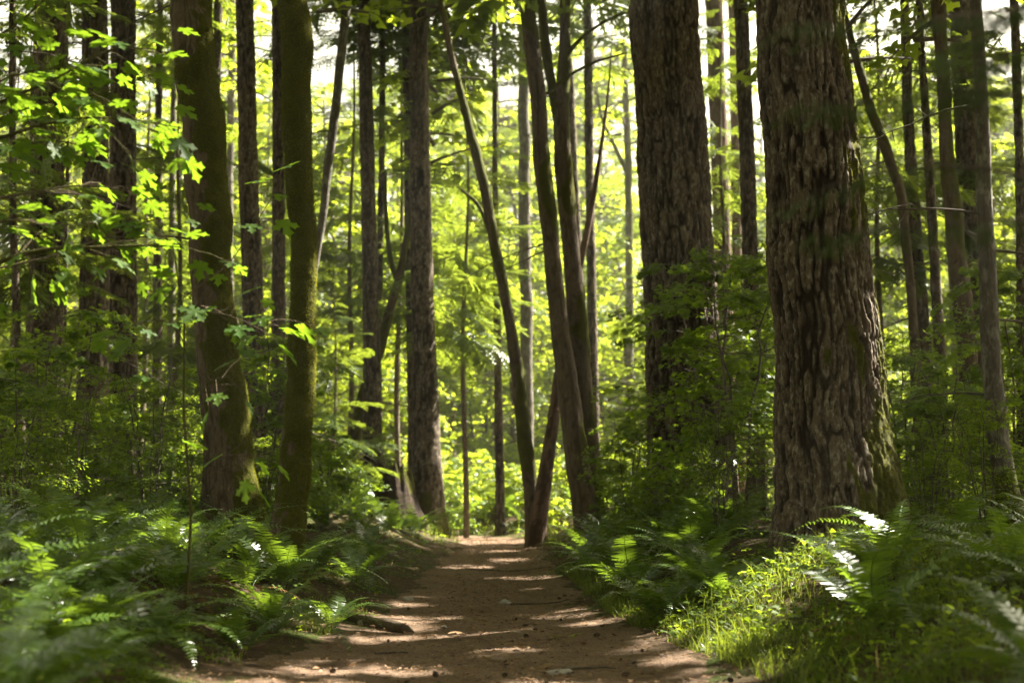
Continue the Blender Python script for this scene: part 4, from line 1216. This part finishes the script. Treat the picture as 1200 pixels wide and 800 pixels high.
# ------------------------------------------------------------------ grass, ground cover, litter
def blades(n, xy, hmin, hmax, seed, w=0.0055):
    r = np.random.default_rng(seed)
    x, y = xy
    n = len(x)
    pos = np.stack([x, y, gz(x, y) - 0.01], -1)
    T = (np.array([(-0.5, 0, 0), (0.5, 0, 0), (-0.45, 0.4, 0.0), (0.45, 0.4, 0.0), (-0.28, 0.75, -0.10), (0.28, 0.75, -0.10), (0, 0.98, -0.30), (0, 0.99, -0.30)], float), np.array([(0, 1, 3, 2), (2, 3, 5, 4), (4, 5, 7, 6)]))
    h = hmin + (hmax - hmin) * r.random(n) ** 1.5
    d = norm(np.array([0, 0, 1.0]) + r.normal(0, 0.33, (n, 3)))
    z = norm(np.column_stack([r.normal(0, 1, (n, 2)), 0.3 * np.ones(n)]))
    TV = np.repeat(T[0][None], n, 0)
    X_ = norm(np.cross(d, z)); Zn = np.cross(X_, d)
    wv = (w * r.uniform(0.6, 1.5, n))[:, None, None]
    hh = h[:, None, None]
    V = pos[:, None] + TV[:, :, 0:1] * wv * X_[:, None] + hh * (TV[:, :, 1:2] * d[:, None] + TV[:, :, 2:3] * Zn[:, None] * r.uniform(0.4, 2.2, n)[:, None, None])
    Fq = (T[1][None] + (np.arange(n) * 8)[:, None, None]).reshape(-1, 4)
    return V.reshape(-1, 3), Fq

def area(n, xr, yr, seed, dens=0.0, edge=None, freq=1.2):
    """random ground positions, thinned by noise (bare patches)"""
    r = np.random.default_rng(seed)
    x, y = r.uniform(*xr, n), r.uniform(*yr, n)
    m = fbm(np.stack([x * freq, y * freq, 0 * x], -1), 2, seed) > dens
    e_ = np.abs(x - path_x(y)) - path_w(y) * 1.04
    m &= e_ > (edge if edge is not None else 0.02)
    m &= np.abs(x) < 0.42 * y + 0.6
    return x[m], y[m], e_[m]
g = Geo()
x, y, e_ = area(26000, (0.7, 3.0), (8.6, 20), 501, -0.35)          # right verge
m = (x > path_x(y)) & (e_ < 0.62 * (0.3 + 0.7 * np.random.default_rng(3).random(len(x))))
g.add(*blades(0, (x[m], y[m]), 0.05, 0.17, 502))
x, y, e_ = area(8500, (1.2, 4.4), (9.5, 14.2), 503, -0.08)         # sunlit slope at the foot of the thickest fir
m = (x > 1.45) & (x < 3.9)
g.add(*blades(0, (x[m], y[m]), 0.08, 0.30, 504))
x, y, e_ = area(7000, (-3.4, -1.0), (8.2, 20), 505, 0.0, -0.02)    # thin left verge
m = e_ < 0.55
g.add(*blades(0, (x[m], y[m]), 0.04, 0.14, 506, 0.004))
x, y, e_ = area(500, (-1.78, -1.5), (12.0, 12.35), 507, -1, -0.5)   # tuft by the left edge
g.add(*blades(0, (x[:110], y[:110]), 0.08, 0.30, 508))
x, y, e_ = area(5000, (1.2, 3.6), (4.5, 9.5), 509, -0.2)
m = x > path_x(y)
g.add(*blades(0, (x[m], y[m]), 0.08, 0.3, 510))
x, y, e_ = area(9000, (-6, 6), (26, 44), 511, -0.2)
g.add(*blades(0, (x, y), 0.1, 0.4, 512, 0.01))
tag(link('grass', mesh('grass', g, M['grass'])), 'fresh green grass along the path edges and on the sunlit slope', 'grass', kind='stuff')
# small leafy ground cover
g = Geo()
r = np.random.default_rng(520)
TRI = lobed(3, 0.6, 0.3, 110)
for (n, xr, yr, sz, sd, el) in ((26000, (-9, 9), (4.0, 24), 0.055, 521, 0.12), (12000, (0.9, 5.0), (4.2, 14), 0.075, 522, 0.1), (6000, (-4.5, -0.8), (3.0, 10.5), 0.065, 523, 0.1), (9000, (-14, 14), (24, 46), 0.13, 524, 0.2)):
    x, y, e_ = area(n, xr, yr, sd, -0.12, el, 0.9)
    k = len(x)
    h = r.uniform(0.02, 0.22, k) * np.minimum(1, e_ * 1.6 + 0.15)
    pos = np.stack([x, y, gz(x, y) + h], -1)
    a = r.uniform(0, 6.28, k)
    d = np.stack([np.cos(a), np.sin(a), r.uniform(-0.4, 0.2, k)], -1)
    g.add(*scatter(TRI, pos, d, norm(np.array([0, 0, 1.0]) + r.normal(0, 0.3, (k, 3))), sz * r.uniform(0.6, 1.3, k)))
tag(link('ground_cover', mesh('ground_cover', g, M['berry'])), 'low leafy ground cover on both banks', 'ground cover', kind='stuff')
# needles, bits of leaf and bark
g = Geo()
r = np.random.default_rng(530)
n = 24000
y = 8 + 24 * r.random(n) ** 1.4
x = path_x(y) + r.normal(0, 0.75, n) * path_w(y)
NEE = (np.array([(-0.07, 0, 0), (0.07, 0, 0), (0.05, 1, 0.02), (-0.05, 1, 0.02)], float), np.array([(0, 1, 2, 3)]))
a = r.uniform(0, 6.28, n)
pos = np.stack([x, y, gz(x, y, False) + 0.022 + 0.01 * r.random(n)], -1)
g.add(*scatter(NEE, pos, np.stack([np.cos(a), np.sin(a), r.normal(0, 0.12, n)], -1), norm(np.array([0, 0, 1.0]) + r.normal(0, 0.3, (n, 3))), r.uniform(0.015, 0.06, n)))
m = r.random(n) < 0.12
g.add(*scatter(OVAL, pos[m] + [0, 0, 0.004], np.stack([np.sin(a[m]), np.cos(a[m]), r.normal(0, 0.15, m.sum())], -1), norm(np.array([0, 0, 1.0]) + r.normal(0, 0.35, (m.sum(), 3))), r.uniform(0.02, 0.055, m.sum())))
tag(link('leaf_litter', mesh('leaf_litter', g, M['litter'])), 'dry needles and leaf bits scattered over the dirt path', 'leaf litter', kind='stuff')

g = Geo()
n = 2600
y = 8.2 + 20 * r.random(n) ** 1.5
x = path_x(y) + np.clip(r.normal(0, 0.62, n), -1.1, 1.1) * path_w(y)
pos = np.stack([x, y, gz(x, y, False) + 0.022], -1)
th = r.uniform(0, 6.28, n)
CH_ = (np.array([(-0.3, 0, 0), (0.25, 0.1, 0), (0.35, 0.9, 0), (-0.2, 1, 0), (0, 0.5, 0.28)], float), np.array([(0, 1, 4), (1, 2, 4), (2, 3, 4), (3, 0, 4)]))
g.add(*scatter(CH_, pos, np.stack([np.cos(th), np.sin(th), 0 * th], -1), norm(np.array([0, 0, 1.0]) + r.normal(0, 0.15, (n, 3))), 0.010 + 0.035 * r.random(n) ** 3))
tag(link('bark_chips', mesh('bark_chips', g, M['cone'])), 'dark bark chips and crumbs scattered over the dirt path', 'bark chips', kind='stuff')
# cones, stones, sticks, fallen leaves on the path
def cone_geo():
    g = Geo()
    for k in range(46):
        t = k / 45
        a = k * 2.39996
        rad = 0.017 * math.sin(math.pi * (0.12 + 0.8 * t)) 
        d = np.array([[math.cos(a), math.sin(a), 0.55]])
        T = (np.array([(-0.4, 0, 0), (0.4, 0, 0), (0.3, 0.9, 0.12), (-0.3, 0.9, 0.12)], float), np.array([(0, 1, 2, 3)]))
        g.add(*scatter(T, np.array([[math.cos(a) * rad * 0.6, math.sin(a) * rad * 0.6, 0.07 * t]]), d, np.array([[0, 0, 1.0]]), [0.006 + rad * 0.8]))
    zz = np.linspace(0, 0.072, 7)
    g.add(*tube(np.stack([0 * zz, 0 * zz, zz], -1), 0.013 * np.sin(np.pi * np.linspace(0.1, 0.95, 7)), 7))
    return g
cm = mesh('cone', cone_geo(), M['cone'])
c0 = None
for k in range(22):
    y = 8.9 + 9 * rf.random() ** 1.3
    x = float(path_x(y)) + rf.choice([rf.uniform(0.2, 0.95), rf.uniform(-0.9, 0.9)]) * float(path_w(y))
    o = link('fir_cone', cm, None, (x, y, pz(x, y) + 0.012), (math.pi / 2 + rf.uniform(-0.3, 0.3), 0, rf.uniform(0, 6.28)), rf.uniform(0.5, 0.85))
    tag(o, 'small dark fir cone lying on the dirt path', 'cone', 'fir cones scattered on the path')
def stone(px, py, d, s, label, seed, mat='stone'):
    P = at(px, py, d)
    u = np.linspace(0, 2 * np.pi, 20, endpoint=False)
    v = np.linspace(-1.45, 1.45, 11)
    S = np.stack([np.outer(np.cos(v), np.cos(u)), np.outer(np.cos(v), np.sin(u)), np.outer(np.sin(v), np.ones(20))], -1).reshape(-1, 3)
    S = S * (1 + 0.28 * fbm(S * 1.6 + seed, 3, seed))[:, None] * np.array(s)
    i = np.arange(10)[:, None] * 20; j = np.arange(20)[None]
    g = Geo(); g.add(S, np.stack([i + j, i + (j + 1) % 20, i + 20 + (j + 1) % 20, i + 20 + j], -1).reshape(-1, 4), np.array([[q, (q + 1) % 20, 200] for q in range(20)])[:0])
    z = pz(P[0], d)
    tag(link('stone', mesh('stone', g, M[mat], True, {'groove': np.zeros(g.n), 'moss': np.full(g.n, 0.3)}), None, (P[0], d, z), (0, 0, seed)), label, 'stone')
stone(430, 716, 13.2, (0.10, 0.07, 0.045), 'grey stone left of the dark root at the path edge', 1)
stone(478, 697, 15.8, (0.09, 0.06, 0.035), 'pale flat stone on the left side of the path, beyond the dark root', 2)
stone(592, 700, 15.6, (0.075, 0.05, 0.05), 'rounded green-grey stone on the right half of the path', 3)
stone(655, 783, 9.8, (0.12, 0.07, 0.02), 'flat pale stone at the lower right of the path', 4)
stone(520, 723, 13.1, (0.045, 0.03, 0.018), 'small pale stone in the middle of the path', 5)
stone(605, 731, 12.6, (0.05, 0.035, 0.012), 'thin pale stone right of the middle of the path', 6)
# dark root crossing the left path edge
P = [at(a, b, d) for a, b, d in ((398, 702, 13.6), (425, 712, 13.2), (450, 715, 13.0), (470, 722, 12.8), (486, 727, 12.7))]
P = np.array(P)
P[:, 2] = [float(gz(p[0], p[1], False)) + h for p, h in zip(P, (0.02, 0.03, 0.045, 0.04, 0.0))]
Q = smooth_path(P, 26)
g = Geo(); g.add(*tube(Q, (0.05 + 0.012 * vnoise(Q * 9, 4)) * np.interp(np.linspace(0, 1, 26), [0, 0.6, 0.9, 1], [0.7, 1.1, 1.0, 0.3]), 12))
tag(link('tree_root', mesh('root', g, M['maple'], True, {'groove': np.full(g.n, 0.4), 'moss': np.full(g.n, 0.25)})), 'dark bare root lying at the left edge of the path', 'root')
for k, (q, lab) in enumerate((([(545, 668, 21), (600, 672, 20.5), (640, 668, 20.8)], 'thin dark stick lying across the path near its far end'),
                              ([(598, 702, 15.4), (645, 700, 15.5), (668, 697, 15.7)], 'dark stick lying right of the rounded stone'),
                              ([(660, 781, 9.9), (700, 777, 10.0), (722, 779, 9.95)], 'pale stick at the right side of the near path'),
                              ([(440, 755, 10.9), (470, 752, 11.0), (478, 756, 10.95)], 'short dark stick at the left side of the near path'))):
    P = np.array([at(*a) for a in q])
    P[:, 2] = [pz(p[0], p[1]) + 0.012 for p in P]
    Q = smooth_path(P, 10)
    g = Geo(); g.add(*tube(Q, np.linspace(0.012, 0.005, 10), 6))
    tag(link('stick', mesh('stick', g, M['twig'], True)), lab, 'stick')
lm = []
for k in range(3):
    g = Geo()
    g.add(*scatter(MID, np.zeros((1, 3)), np.array([[0, 1.0, 0.05]]), np.array([[0.1 * k, 0.05, 1.0]]), [0.15]))
    lm.append((mesh('fallen_leaf', g, M['litter']), mesh('green_leaf', g, M['mapleleaf'])))
for k, (px, py, d, green) in enumerate(((688, 728, 13.2, 0), (570, 714, 14.4, 0), (640, 775, 10.2, 0), (545, 735, 12.4, 0), (600, 650, 25, 0), (660, 737, 12.2, 1), (676, 735, 12.3, 1), (655, 712, 14.3, 0))):
    p_ = at(px, py, d)
    o = link('fallen_leaf', lm[k % 3][green], None, (p_[0], d, pz(p_[0], d) + 0.02), (rf.uniform(-0.2, 0.2), rf.uniform(-0.2, 0.2), rf.uniform(0, 6.28)), rf.uniform(0.6, 1.1))
    tag(o, 'fresh green maple leaf lying on the right side of the path' if green else 'dry tan maple leaf lying on the dirt path', 'leaf', 'green leaves fallen on the path' if green else 'dry leaves fallen on the path')
# leaves of the shrubs and hemlocks removed where they block the cut sun gaps
def open_gaps(root):
    Mw = root.matrix_world if False else None
    from mathutils import Matrix, Euler
    Mw = Matrix.LocRotScale(root.location, Euler(root.rotation_euler), root.scale)
    A = np.array(Mw)
    for o in root.children:
        if o.name.split('.')[0] not in ('foliage', 'crown'): continue
        me = o.data
        nf = len(me.polygons)
        V = np.empty(len(me.vertices) * 3); me.vertices.foreach_get('co', V); V = V.reshape(-1, 3)
        L = np.empty(len(me.loops), np.int32); me.loops.foreach_get('vertex_index', L)
        Fq = L.reshape(nf, -1)
        C = V[Fq].mean(1) @ A[:3, :3].T + A[:3, 3]
        m = sunlit(C)
        if m.any():
            g_ = Geo(); g_.add(V, Fq[~m])
            o.data = mesh(me.name, g_, me.materials[0])
for o in list(COL.objects):
    if o.parent is None and o.location.y < 33 and o.location.y > 5 and o.get('category') in ('shrub', 'bush', 'tree') and o.name.split('.')[0] in ('vine_maple', 'huckleberry_bush', 'young_hemlock_tree'):
        open_gaps(o)
# prototypes that were never placed
for vs_ in PROTO.values():
    for o in vs_:
        if 'unused' in o:
            for c in list(o.children): bpy.data.objects.remove(c)
            bpy.data.objects.remove(o)

# ------------------------------------------------------------------ thin air between the trunks
hg = Geo()
hx, hy0, hy1, hz0, hz1 = 440, -80, 720, -4, 60
hg.add([(-hx, hy0, hz0), (hx, hy0, hz0), (hx, hy1, hz0), (-hx, hy1, hz0), (-hx, hy0, hz1), (hx, hy0, hz1), (hx, hy1, hz1), (-hx, hy1, hz1)],
       [(0, 3, 2, 1), (4, 5, 6, 7), (0, 1, 5, 4), (1, 2, 6, 5), (2, 3, 7, 6), (3, 0, 4, 7)])
hm = bpy.data.materials.new('haze')
hm.use_nodes = True
hn = hm.node_tree
hn.nodes.remove(hn.nodes['Principled BSDF'])
pv = hn.nodes.new('ShaderNodeVolumePrincipled')
pv.inputs['Color'].default_value = (0.96, 0.96, 0.9, 1)
pv.inputs['Density'].default_value = 0.0007
pv.inputs['Anisotropy'].default_value = 0.5
hn.links.new(pv.outputs[0], hn.nodes['Material Output'].inputs['Volume'])
tag(link('haze', mesh('haze', hg, hm)), 'thin pale haze between the far trees', 'haze', kind='stuff')
